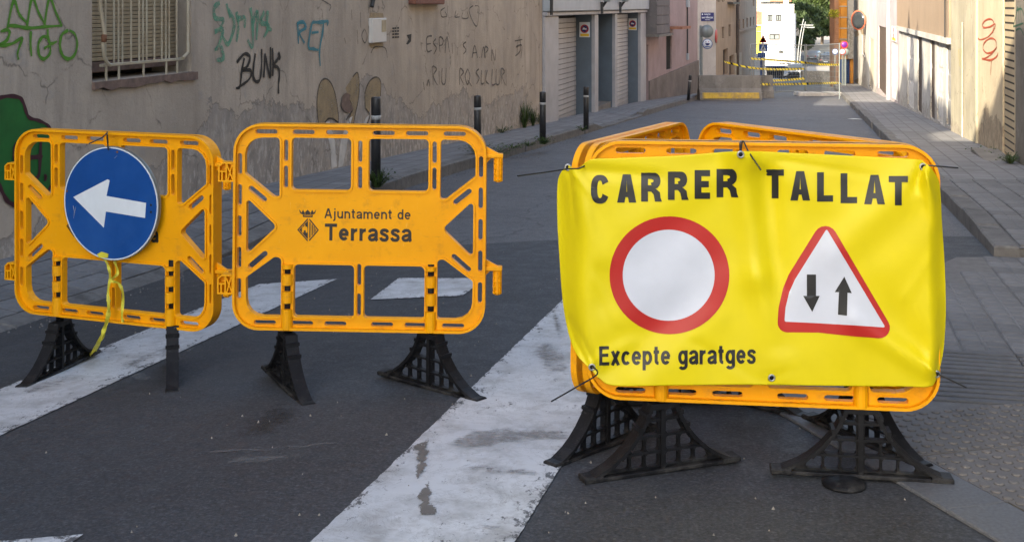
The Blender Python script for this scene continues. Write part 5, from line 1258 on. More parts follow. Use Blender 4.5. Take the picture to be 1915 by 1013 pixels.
b = B(); b.prism([(.01, -6), (uB, -6), (uB, 9), (.01, 9)], [[(h[0], h[2]), (h[1], h[2]), (h[1], h[3]), (h[0], h[3])] for h in holes], 0, .4); b.prism([(.01, -6), (uB, -6), (uB, 9), (.01, 9)], [], .401, 5)
RB = CW.T.inverted(); TB = Matrix.Translation((-(-3.5 + uc) / 2, 0, -CW.ground((-3.5 + uc) / 2))) @ (CW.T.inverted() @ BW.T)
side = b.obj('side_wall', 'brown_plaster', cf.t); side.matrix_local = TB
for i, h in enumerate(holes):
    b = B(); e = .05 if i > 1 else .07; b.prism([(h[0] + .003, h[2] + .003), (h[1] - .003, h[2] + .003), (h[1] - .003, h[3] - .003), (h[0] + .003, h[3] - .003)], [[(h[0] + e, h[2] + e), (h[1] - e, h[2] + e), (h[1] - e, h[3] - e), (h[0] + e, h[3] - e)]], .14, .2)
    o = b.obj('window' if i < 11 else 'door', 'door_brown', side); 
    b = B(); b.box((h[0] + e - .01, .17, h[2] + e - .01), (h[1] - e + .01, .18, h[3] - e + .01)); q = b.obj('pane', 'glass_dark' if i < 11 else 'door_brown', cf.t); q.matrix_local = TB
for x in (1376.5,):
    u_, _ = BW.at(x, 50); b = B(); b.tube([(u_, -.08, -3), (u_, -.08, 1.2), (u_ + .3, -.08, 1.5), (u_ + .3, -.08, 5)], .07, 8); o = b.obj('drainpipe', 'door_brown', cf.t); o.matrix_local = TB
u_, z_ = BW.at(1368, 8); b = B(); b.box((u_ - 2.2, -.25, z_), (u_ + 2.0, -.003, z_ + .08)); o = b.obj('cable_run', 'cable', cf.t); o.matrix_local = TB
a_, c_ = BW.at(1379, 60), BW.at(1414, 49); b = B(); b.prism([(a_[0], a_[1] - .05), (c_[0], a_[1] - .05), (c_[0], a_[1] + .05), (a_[0], a_[1] + .05)], [], -.08, -.003); o = b.obj('string_course', 'brown_plaster', cf.t); o.matrix_local = TB
a_ = [BW.at(1374, 100), BW.at(1386, 98), BW.at(1386, 150), BW.at(1374, 150)]; b = B(); b.prism([a_[3], a_[2], a_[1], a_[0]], [], -.03, -.003); o = b.obj('pale_panel', 'far_cream', cf.t); o.matrix_local = TB
# blue street plaque
(u0, z0), (u1, z1) = CW.at(1311, 40), CW.at(1335, 24); pw, ph = u1 - u0, z1 - z0
sp = thing('street_plaque', 'blue street name plaque high on the pale end wall of the brown house', 'sign', T=CW.T @ Matrix.Translation(((u0 + u1) / 2, -.003, z0)))
b = B(); b.box((-pw / 2, -.02, 0), (pw / 2, 0, ph), bev=.004); b.obj('plate', 'sign_navy', sp)
b = B(); b.prism(ellipse(-pw * .40, ph * .80, ph * .07, ph * .09, 12), [], -.022, -.0202)
for (bx0, bx1, bz0, bz1, tx) in ((-.26, .22, .72, .88, 'PASSATGE'), (-.05, .05, .52, .62, 'DE'), (-.44, .44, .32, .50, 'SANT FRANCESC'), (-.2, .2, .12, .2, 'TERRASSA')):
    flat(b, fit(text2d(tx, .02), bx0 * pw, bx1 * pw, bz0 * ph, bz1 * ph), -.0212)
b.obj('lettering', 'sign_white', sp)

# --- right-hand row, from near to far (u grows towards the viewer)
def RX(x, y=100): return RW.at(x, y)[0]
h1 = House('grey_house', 'dark grey plastered house at the right edge, tagged in green', RW, RX(1899), -1.0)
h1.wall(-3, 7.0, 'grey_plaster', depth=5); uu = RX(1899)
h1.graffiti('graffiti', [cr(l, 2.98, 1560) for l in ([(1000, 150), (1012, 100), (1025, 40), (1030, 120)], [(1018, 60), (1045, 50), (1058, 90)], [(1000, 150), (1030, 140), (1058, 130)], [(1015, 170), (1040, 160), (1060, 200)], [(1040, 30), (1045, 130)])], 4, 'spray_dkgreen', .004, label='dark green tag')
h2 = House('cream_house', 'cream house with a roller shutter and a red tag on its wall', RW, RX(1782), RX(1899) - .01)
s0, s1 = RX(1875), RX(1897)
h2.wall(-3, 6.2, 'cream_plaster', [(s0, s1, -2.9, 2.6)], u0=RX(1829) + .003, depth=5); h2.wall(-3, 6.2, 'olive_plaster', u1=RX(1829), depth=5, v=-.03, name='pilaster')
h2.shutter((s0, s1, RW.ground(s0) + .16, 2.595), 'slat_tan', .016, .085, 'roller_shutter', .012, .006)
u_, z_ = RW.at(1892, 260); h2.slab('doorstep', 'concrete', s0 - .4, s1 + .1, RW.ground(s0) - .3, RW.ground(s0) + .155, -.30, .012, bev=.01)
G7 = lambda l: [cr(k, 2.98, 1560) for k in l]
h2.graffiti('graffiti', G7([[(885, 185), (892, 140), (880, 110), (850, 112), (828, 135), (835, 155), (870, 150), (898, 135), (892, 165), (860, 205), (820, 222), (802, 215)], [(905, 262), (900, 225), (870, 215), (838, 240), (832, 275), (855, 298), (890, 285), (908, 262), (880, 300), (850, 322), (825, 328)], [(825, 328), (870, 336), (905, 318), (915, 295)], [(878, 334), (876, 370), (872, 420)]]), 3.77, 'spray_red', .004, label='red brown tag in looping letters')
h2.graffiti('paint_marks', G7([[(706, 275), (712, 370)], [(714, 270), (720, 378)], [(722, 275), (727, 372)]]), 4.35, 'spray_yellow', .034, label='three yellow paint strokes')
u_, _ = RW.at(1806, 150); b = B(); b.tube([(u_, -.045, RW.ground(u_)), (u_, -.045, 1.0)], .012, 6); h2.put(b, 'cable', 'far_cream')

h3 = House('brown_topped_house', 'house with white painted doors below and a tan rendered upper floor', RW, RX(1682), RX(1782) - .01)
op = [(1770, 1781, 84, 245, 'door_grey', 'door'), (1752, 1764, 78, 232, 'peeling_white', 'door'), (1740, 1748, 74, 222, 'door_brown', 'door'), (1716, 1724, 66, 198, 'door_brown', 'door'), (1697, 1709, 58, 192, 'peeling_white', 'door')]
hl = []
for x0, x1, y0, y1, m, nm in op:
    (a, zt), (c, _) = RW.at(x0, y0), RW.at(x1, y0); hl.append((a, c, RW.ground(c) + .14, zt))
zl = RW.at(1740, 62)[1]; h3.wall(-4, zl, 'white_plaster', hl, depth=5, top=[(h3.u1, zl), (h3.u0, zl)])
for h, o_ in zip(hl, op):
    d_ = h3.door(h, o_[4], .030)
    b = B(); uu = (h[0] + h[1]) / 2
    for k in range(3): z0 = h[2] + .1 + k * (h[3] - h[2] - .1) / 3; b.box((h[0] + .1, .014, z0), (h[1] - .1, .029, z0 + (h[3] - h[2] - .1) / 3 - .08), bev=.006)
    b.obj('door_panel', o_[4], d_)
h3.wall(zl + .003, 6.0, 'tan_render', depth=5, v=-.06, name='upper_wall', th=.4)
h3.slab('drip_ledge', 'white_plaster', h3.u0, h3.u1 - .003, zl - .10, zl - .0, -.09, -.004)
b = B(); u_ = RX(1778); b.tube([(u_, -.09, zl), (u_ + .02, -.09, zl + 2)], .012, 6); h3.put(b, 'cable', 'cable')

h4 = House('lilac_house', 'narrow lilac house with a tall dark door between cream fronts', RW, RX(1639), RX(1682) - .01)
(a, zt), (c, _) = RW.at(1642.5, 48), RW.at(1658, 48); dh = (a, c, RW.ground(c) + .13, zt)
(a, zt), (c, _) = RW.at(1668, 78), RW.at(1679, 78); gh = (a, c, RW.ground(c) + .13, zt)
h4.wall(-4.5, 5.4, 'lilac_plaster', [dh, gh], depth=5); h4.door(dh, 'door_brown', .04); h4.door(gh, 'peeling_white', .03, name='garage_door')
h4.slab('pipe', 'lilac_plaster', RX(1663), RX(1664.5), -2.5, 5.3, -.09, -.004)
plate(h4, 1668.5, 1677, 51, 76, -.004, 'no-parking plate beside the lilac house on the sunny side of the street', RW)
h5 = House('white_peeling_house', 'bright cream house with peeling plaster where the sunny street bends', RW, RX(1593), RX(1639) - .01)
(a, zt), (c, _) = RW.at(1626, 70), RW.at(1634, 70); dh = (a, c, RW.ground(c) + .13, zt)
(a, zt), (c, _) = RW.at(1613, 30), RW.at(1618, 30); wh2 = (a, c, zt - 1.6, zt)
h5.wall(-5, 5.2, 'white_plaster', [dh, wh2], depth=5); h5.door(dh, 'far_cream', .03); h5.window(wh2, .03, 'door_brown')
h5.graffiti('paint_marks', [[(1620.5, 75), (1620, 115)]], 3.6, 'spray_yellow', .004)
for q in ([(1597, 60), (1604, 56), (1607, 66), (1600, 70)], [(1609, 58), (1613, 50), (1616, 66), (1611, 64)], [(1598, 150), (1606, 146), (1606, 162), (1599, 164)]): h5.shape('bare_plaster', rough_edge(q, .7, 3), 'spray_beige', .004)
b = B(); b.tube([(RX(1682), -.06, 2.0), (RX(1660), -.08, 1.75), (RX(1640), -.08, 1.9), (RX(1610), -.1, 1.8)], .03, 6); h5.put(b, 'cable_run', 'cable')

# traffic mirror on a bracket, seen from behind
def disc_sign(name, label, cat, X, Y, z, r, rz, m_face, m_back, pole=None, group=None, ring=None, dome=0, tilt=0):
    t = thing(name, label, cat, (X, Y, z), R(rz), group)
    T = Matrix.Rotation(R(90), 4, 'X')
    b = B(); b.lathe([(.0, -dome), (r * .5, -dome * .8), (r * .85, -dome * .3), (r, 0), (r, .02), (0, .021)], 28, T=T @ Matrix.Diagonal((1, 1, -1, 1)) @ Matrix.Translation((0, 0, 0))); b.obj('plate', m_back, t)
    b = B(); b.lathe([(0, .001), (r * .97, .001), (r * .97, .006), (0, .0062)], 28, T=T @ Matrix.Translation((0, 0, .0))); o = b.obj('face', m_face, t)
    if ring: b = B(); b.prism(ellipse(0, 0, r * .97, r * .97, 28), [ellipse(0, 0, r * .78, r * .78, 28)], -.012, -.0075); b.obj('ring', ring, t)
    if pole: b = B(); b.tube([(0, .05, pole - z), (0, .05, r * .8)], .022, 8); b.obj('pole', 'sign_back', t)
    return t
p = at(1606, 38, 47); t = thing('traffic_mirror', 'round traffic mirror in a red shell, on the sunny cream wall', 'mirror', tuple(p), R(-62))
b = B(); b.lathe([(0, -.16), (.22, -.13), (.36, -.05), (.40, 0), (.40, .03)], 24, T=Matrix.Rotation(R(90), 4, 'X')); b.obj('shell', 'mirror_shell', t)
b = B(); b.lathe([(0, .06), (.2, .052), (.37, .028), (.37, .02), (0, .02)], 24, T=Matrix.Rotation(R(90), 4, 'X')); b.obj('glass', 'glass_dark', t)
b = B(); b.tube([(0, .1, 0), (.1, .5, -.05), (.3, .9, -.05)], .035, 6); b.obj('bracket', 'galvanised', t)
# mirror and round smiling sign on one post at the left corner
p = at(1311, 60, 42); gz = G(p.x, 42)
po = thing('sign_post', 'grey post at the pink house corner carrying a round mirror and a smiling sign', 'sign post', (p.x, 42, gz))
b = B(); b.tube([(0, 0, 0), (0, 0, HC + (YH - 48) / F * 42 - gz)], .06, 10); b.obj('post', 'sign_back', po)
t = disc_sign('traffic_mirror', 'round grey mirror back above the smiling sign', 'mirror', at(1322, 59, 41.85).x, 41.85, at(1322, 59, 41.85).z, .235, 4, 'sign_back', 'sign_back', dome=0)
c = at(1323, 82.5, 41.8); t = disc_sign('speed_sign', 'round white sign with a smiling face under the mirror back', 'sign', c.x, 41.8, c.z, .185, 3, 'sign_white', 'sign_back')
b = B(); b.prism(ellipse(0, 0, .18, .18, 28), [ellipse(0, 0, .162, .162, 28)], -.012, -.0075); b.obj('rim', 'sign_blue', t)
b = B(); b.prism([(-.085, .025), (.085, .025), (.06, -.035), (0, -.06), (-.06, -.035)][::-1], [], -.012, -.0075); b.obj('mouth', 'sign_navy', t)
b = B(); b.prism(ellipse(-.055, .07, .018, .018, 12), [], -.012, -.0075); b.obj('eye', 'sign_navy', t); b = B(); b.prism(ellipse(.035, .075, .016, .016, 12), [], -.012, -.0075); b.obj('eye', 'sign_red', t)
b = B(); b.box((-.08, -.012, -.115), (.08, -.0076, -.085)); b.obj('lettering', 'sign_blue', t)
p = at(1339.5, 68, 45.6); t = disc_sign('round_sign', 'red edged round sign seen nearly edge on by the brown house', 'sign', p.x, 45.6, p.z, .28, 70, 'sign_red', 'sign_back')
# concrete blocks closing the street
def jersey(label, x0, x1, yb, yt, Y, paint, th=.5, rz=0):
    a, c = at(x0, yb, Y), at(x1, yb, Y); L = c.x - a.x; g = G((a.x + c.x) / 2, Y); h = HC + (YH - yt) / F * Y - g
    t = thing('concrete_barrier', label, 'concrete block', ((a.x + c.x) / 2, Y, g), R(rz), 'concrete blocks across the far end of the street')
    pr = [(-.30, 0), (-.30, h * .10), (-.27, h * .32), (-.14, h * .5), (-.09, h), (.09, h), (.14, h * .5), (.27, h * .32), (.30, h * .10), (.30, 0)]
    b = B(); n = len(pr); seg = 6; vs = []
    for i in range(seg + 1): vs += [(-L / 2 + L * i / seg, q[0] + random.uniform(-.008, .008), q[1]) for q in pr]
    b.add(vs, [(i * n + j, (i + 1) * n + j, (i + 1) * n + j + 1, i * n + j + 1) for i in range(seg) for j in range(n - 1)] + [tuple(range(n)), tuple(seg * n + j for j in range(n - 1, -1, -1))])
    b.obj('block', 'concrete', t)
    if paint:
        b = B(); k = L / 2 - .08; b.add([(-k, -.318, h * .1), (k, -.318, h * .1), (k * 1.0, -.289, h * .33), (-k, -.289, h * .33), (-k, -.285, h * .1), (k, -.285, h * .1), (k, -.25, h * .33), (-k, -.25, h * .33)], [(0, 1, 2, 3), (7, 6, 5, 4), (3, 2, 6, 7), (0, 4, 5, 1), (0, 3, 7, 4), (1, 5, 6, 2)])
        b.obj('yellow_band', 'jersey_yellow', t)
    return t
jersey('long grey concrete barrier with a worn yellow band along its foot', 1306, 1421, 188, 141, 36.4, True)
jersey('plain grey concrete barrier behind the right end of the yellow banded one', 1390, 1444, 181, 141, 38.6, False)
# mesh fence panels with their feet
def fence(A, Bp, label, h=1.78, wires=True):
    A, Bp = Vector(A), Vector(Bp); d = (Bp - A); L = d.length; g = G(A.x, A.y); g2 = G(Bp.x, Bp.y)
    t = thing('fence_panel', label, 'fence', (A.x, A.y, g), math.atan2(d.y, d.x), 'wire mesh fence panels')
    dz = g2 - g
    for u, e in ((0, 0), (L, dz)): b = B(); b.tube([(u, 0, e + .02), (u, 0, e + h)], .021, 8); b.obj('post', 'wire' if u == 0 or L < 3 else 'sign_back', t)
    for z in (.18, h - .03): b = B(); b.tube([(0, 0, z), (L, 0, z + dz)], .016, 6); b.obj('rail', 'wire', t)
    b = B(); n = int(L / .16)
    for i in range(1, n): u = L * i / n; b.tube([(u, 0, .18 + dz * u / L), (u, 0, h - .03 + dz * u / L)], .0034, 4, cap=False)
    for j in range(1, 9): z = .18 + (h - .21) * j / 9; b.tube([(0, 0, z), (L, 0, z + dz)], .0034, 4, cap=False)
    o = b.obj('wire_mesh', 'wire', t); o['kind'] = 'stuff'
    for u, e in (((.0, 0), (L, dz)) if wires else ()):
        b = B(); b.box((u - .12, -.36, e), (u + .12, .36, e + .13), bev=.02); b.obj('foot', 'concrete_pale', t)
    return t
fA, fB, fC = at(1403, 100, 37.6), at(1505, 100, 41.0), at(1570, 100, 37.0)
f1 = fence((fA.x, fA.y), (fB.x, fB.y), 'wire mesh fence panel beside the concrete barriers')
f2 = fence((fB.x + .05, fB.y), (fC.x, fC.y), 'wire mesh fence panel on the right of the pale middle foot', wires=False)
p = gp(1495, 175.5); b = B(); b.box((-.75, -.22, 0), (.75, .22, .14), bev=.02); o = b.obj('concrete_block', 'concrete_pale'); o.location = (p.x, 40.6, G(p.x, 40.6)); tag(o, 'long pale concrete block under the middle fence post', 'concrete block')
def tape(pts, label, wd=.075):
    """yellow and black warning tape"""
    P = smooth_line([at(*p) for p in pts], 14); b = B(); n = len(P); tot = 0; st = []; sub = []
    for i in range(n - 1):
        for k in range(3): sub.append(P[i] + (P[i + 1] - P[i]) * (k / 3))
    sub.append(P[-1]); n = len(sub); vs = []
    for i, q in enumerate(sub):
        tw = .5 * math.sin(i * .11); e = Vector((0, math.sin(tw), math.cos(tw))) * wd / 2; vs += [q + e, q - e + Vector((.04, 0, 0))]
    mi = 0; acc = 0
    for i in range(n - 1):
        l = (sub[i + 1] - sub[i]).length; acc += l; b.add([vs[2 * i], vs[2 * i + 1], vs[2 * i + 3], vs[2 * i + 2]], [(0, 1, 2, 3)], 1 if (acc % .26) > .17 else 0)
    o = b.obj('warning_tape', ['tape_yellow', 'tie_black']); tag(o, label, 'warning tape', 'yellow and black tapes across the street')
tape([(1354, 116, 37), (1362, 118, 37.3), (1403, 127, 37.5), (1450, 130, 39), (1504, 129, 40.9)], 'long yellow and black tape tied from the brown house door to the middle post')
tape([(1404, 110, 37.5), (1450, 113, 39), (1500, 117, 40.9), (1535, 121, 39), (1569, 122, 37)], 'highest yellow and black tape, sagging towards the right fence post')
tape([(1445, 151, 38.3), (1470, 150, 39.5), (1504, 147, 40.9)], 'short yellow tape behind the top end of the plain concrete barrier')
tape([(1404, 157, 37.4), (1440, 158, 38.5), (1504, 157, 40.8), (1540, 156, 39), (1571, 155, 37)], 'lowest yellow and black tape, across both fence panels')
tape([(1406, 158, 37.3), (1411, 163, 37.25), (1415, 168, 37.2)], 'loose end of yellow tape hanging in front of the barrier', .05)

# --- the far end of the street
def front(name, label, X0, X1, Y, zb, zt, m, cat='building', depth=8):
    Wf = Wall(0, Y, 1, 0); h = House(name, label, Wf, X0, X1, cat); return h, Wf
WY = 150
h6, Wf = front('white_house', 'white three-storey house at the end of the street, in full sun', Wall(0, WY, 1, 0).at(1423, 50)[0], Wall(0, WY, 1, 0).at(1485, 50)[0], WY, -8, 1, 'white_wall')
hl = []
for x0, x1, y0, y1 in ((1435, 1445.5, 28, 40), (1451, 1462, 28, 40), (1438.5, 1459, 64, 75), (1457, 1466, 95, 100)):
    (a, z0), (c, z1) = Wf.at(x0, y1), Wf.at(x1, y0); hl.append((a, c, z0, z1))
h6.wall(-9, Wf.at(1450, 8)[1], 'white_wall', hl, depth=9)
for h in hl: h6.window(h, .14, 'cable', 'sign_back', .13, cross=True)
a, c = Wf.at(1485, 60), Wf.at(1494, 60); h6.slab('side_block', 'white_wall', h6.u1 + .01, h6.u1 + .6, -9, Wf.at(1488, 26)[1], 1.5, 9)
h6.slab('chimney_shape', 'white_wall', Wf.at(1472, 0)[0], Wf.at(1478, 0)[0], Wf.at(1470, 8)[1], Wf.at(1470, -6)[1], 1, 2)
for x in (1434, 1446, 1458): u_, z_ = Wf.at(x, 8); b = B(); b.box((u_, 2, z_ - .1), (u_ + .5, 3.5, z_ + .30)); h6.put(b, 'skylight', 'glass_dark')
h6.slab('string_course', 'sign_back', h6.u0, h6.u1, Wf.at(1450, 90)[1], Wf.at(1450, 89)[1], -.06, -.003)
Wt = Wall(0, 166, 1, 0); ht, _ = front('shade_house', 'tall cream house, tiled eave behind the white roof, bulk added to shade the road', Wt.at(1424, 50)[0], Wt.at(1470, 50)[0], 166, -9, 8, 'far_cream')  # bulk behind the white house is made up to shade the far road
ht.wall(-9, 7.5, 'far_cream', depth=30); ht.slab('roof', 'roof_tile', ht.u0 - .3, ht.u1 + .3, 7.503, 7.9, -.4, 30.3); ht.slab('eave', 'roof_tile', Wt.at(1440, 5)[0], Wt.at(1476, 5)[0], Wt.at(1440, 4)[1], Wt.at(1440, 1)[1], -1.2, -.003)
h7, W7 = front('yellow_house', 'bright yellow house squeezed between the brown and the white house', Wall(0, 110, 1, 0).at(1412, 50)[0], Wall(0, 110, 1, 0).at(1424, 50)[0], 110, -6, 3, 'yellow_wall')
h7.wall(-8, W7.at(1420, 48)[1], 'yellow_wall', depth=6); h7.slab('roof', 'roof_tile', h7.u0, h7.u1 + .1, W7.at(1420, 48)[1] + .003, W7.at(1420, 22)[1], .2, 6); h7.slab('attic', 'far_cream', h7.u0, h7.u1 - .1, W7.at(1420, 22)[1] + .003, 1.6, .5, 6); h7.slab('cornice', 'far_cream', h7.u0, h7.u1 + .1, W7.at(1420, 49)[1], W7.at(1420, 46.5)[1], -.2, -.003)
h7.slab('string_course', 'far_cream', h7.u0, h7.u1, W7.at(1420, 60)[1], W7.at(1420, 59)[1], -.1, -.003)
h8, W8 = front('cream_house', 'small pale house right of the white house, under a tiled roof', Wall(0, 175, 1, 0).at(1488, 50)[0], Wall(0, 175, 1, 0).at(1494.5, 50)[0], 175, -9, 3, 'far_cream')
h8.wall(-10, W8.at(1490, 30)[1], 'far_cream', depth=6); h8.slab('roof', 'roof_tile', h8.u0 - .2, h8.u1 + .2, W8.at(1490, 30)[1] + .003, W8.at(1490, 24)[1], -.3, 6)
# block on the right beyond the bend: ochre front, brick corner, blue gate
h9 = House('ochre_house', 'ochre house with a brick corner and a blue gate, right of the fence', Wall(0, 56, 1, 0), at(1568, 60, 56).x, at(1596, 60, 56).x)
W9 = h9.W; bz = W9.ground(h9.u0) - .5
(a, z0), (c, z1) = W9.at(1569, 166), W9.at(1590.5, 111)
h9.wall(bz, 6, 'ochre_wall', [(a, c, bz + .1, z1)], depth=1.5)
gt = h9.slab('gate', 'blue_gate', a + .01, c - .01, bz + .12, z1 - .01, .14, .2)
for k in range(11):
    zz = z0 + .02 + k * (z1 - z0) / 11; b = B(); b.box((a + .12, .095, zz), (c - .02, .139, zz + (z1 - z0) / 11 - .03), bev=.008); b.obj('board', 'blue_gate', gt)
b = B(); b.box((a - .02, .02, bz + .15), (a + .13, .138, z1 - .012)); b.obj('gate_post', 'sign_blue', gt)
b = B(); (p0, _), (p1, _) = W9.at(1560, 50), W9.at(1571, 50)
h9.slab('corner_column', 'terracotta', p0, h9.u0 - .004, bz, 6, -.05, .8); h9.slab('scaffold_board', 'orange_board', W9.at(1571, 50)[0], W9.at(1583, 50)[0], W9.at(1571, 103)[1], W9.at(1571, 6)[1], -.09, -.003)
for k in range(16): zz = W9.at(1560, 110)[1] + k * .19; b = B(); b.box((p0 + .02, -.075, zz), (h9.u0 - .02, -.052, zz + .15), bev=.006); h9.put(b, 'brick_course', 'terracotta')
for k in range(5): zz = W9.at(1571, 95)[1] + k * .52; b = B(); b.box((W9.at(1571, 50)[0] - .05, -.13, zz), (W9.at(1583, 50)[0] + .05, -.093, zz + .05)); h9.put(b, 'scaffold_rail', 'galvanised')
h9.slab('edge_wall', 'white_plaster', W9.at(1584, 50)[0], W9.at(1595, 50)[0], z1 + .02, 5.9, -.12, -.003)
for x, y, r_, mf, mb_, ring, lab in ((1579, 84, .165, 'sign_navy', 'sign_back', 'sign_red', 'round no-parking sign in purple and red by the ochre house'), (1582, 97.5, .15, 'sign_back', 'sign_back', None, 'round grey sign back under the no-parking sign'), (1575.5, 97, .14, 'sign_white', 'sign_back', 'sign_red', 'round white sign with a red ring next to the grey sign back'), (1562, 97, .13, 'sign_white', 'sign_back', 'sign_blue', 'round white sign with a blue ring left of the ochre house')):
    Yv = 52 - (1 if 'grey' in lab else 0) * .3 if x > 1565 else 50; q = at(x, y, Yv); disc_sign('round_sign', lab, 'sign', q.x, Yv, q.z, r_, -5, 'sign_purple' if 'purple' in lab else mf, mb_, ring=ring, pole=G(q.x, Yv))
# pedestrian signs at the bend on the left
q = at(1427, 78, 60); gz = G(q.x, 60); t = thing('sign_post', 'post with a red edged triangle over a blue crossing sign, before the white house', 'sign post', (q.x, 60, gz))
z0 = q.z - gz; b = B(); b.tube([(0, .04, 0), (0, .04, z0 + .35)], .035, 8); b.obj('post', 'galvanised', t)
tr = rpoly([(-.21, z0 - .06, .04), (.21, z0 - .06, .04), (0, z0 + .34, .04)], 4); b = B(); b.prism(tr, [offset(tr, -.045)], -.02, -.006); b.obj('triangle_rim', 'sign_red', t); b = B(); b.prism(offset(tr, -.044), [], -.014, -.006); b.obj('triangle_face', 'sign_white', t)
b = B(); b.prism([(-.08, z0 + .0), (.08, z0 + .0), (.05, z0 + .05), (0, z0 + .07), (-.05, z0 + .05)], [], -.018, -.0145); b.obj('bump_symbol', 'lettering_black', t)
b = B(); b.box((-.22, -.02, z0 - .52), (.22, -.002, z0 - .09), bev=.004); b.obj('crossing_plate', 'sign_blue', t); b = B(); b.prism([(-.16, z0 - .48), (.16, z0 - .48), (0, z0 - .14)], [], -.024, -.0205); b.obj('crossing_triangle', 'sign_white', t)
b = B(); b.prism(ellipse(0, z0 - .24, .025, .025, 10), [], -.028, -.0245); b.prism([(-.02, z0 - .27), (.03, z0 - .27), (.06, z0 - .45), (.03, z0 - .45), (.0, z0 - .36), (-.04, z0 - .45), (-.07, z0 - .45)][::-1], [], -.028, -.0245); b.obj('walking_figure', 'lettering_black', t)
b = B(); b.box((-.28, -.02, z0 - .80), (.12, -.002, z0 - .56), bev=.004); b.obj('blue_plate', 'sign_blue', t)
q = at(1421, 117, 62); b = B(); gz = G(q.x, 62); t = thing('information_board', 'white and blue upright board below the crossing sign', 'sign', (q.x, 62, gz)); b.box((-.28, 0, .2), (.28, .05, q.z - gz + .45), bev=.01); b.obj('panel', 'sign_white', t)
b = B(); b.box((.02, -.012, .22), (.14, -.002, q.z - gz + .43)); b.obj('blue_stripe', 'sign_blue', t); b = B(); b.box((-.2, .02, 0), (-.14, .06, .22)); b.box((.14, .02, 0), (.2, .06, .22)); b.obj('leg', 'galvanised', t)
# curved lamp posts
def lamp(label, xb, yb, xt, yt, Y):
    a, c = at(xb, yb, Y), at(xt, yt, Y); g = G(a.x, Y); H_ = c.z - g; dX = c.x - a.x
    t = thing('street_lamp', label, 'street lamp', (a.x, Y, g), 0, 'curved lamp posts at the end of the street')
    pts = [(dX * (k / 10) ** 2.2, 0, H_ * k / 10) for k in range(11)]
    b = B(); b.tube(pts, [.055 - .002 * k for k in range(11)], 8); b.obj('pole', 'lamp_pole', t)
    b = B(); b.box((dX - .3, -.1, H_ - .50), (dX + .75, .1, H_ - .43), bev=.02); b.obj('lamp_head', 'lamp_pole', t); b = B(); b.box((dX + .1, -.08, H_ - .518), (dX + .7, .08, H_ - .502)); b.obj('lens', 'lamp_clear', t)
    b = B(); b.lathe([(.14, 0), (.14, .3), (.07, .4)], 10); b.obj('base', 'lamp_pole', t); return t
lamp('curved pale lamp post on the left, leaning to the right at its top', 1491, 126, 1503, 36, 92)
lamp('curved pale lamp post on the right of its twin', 1495.5, 124, 1506.5, 41, 98)
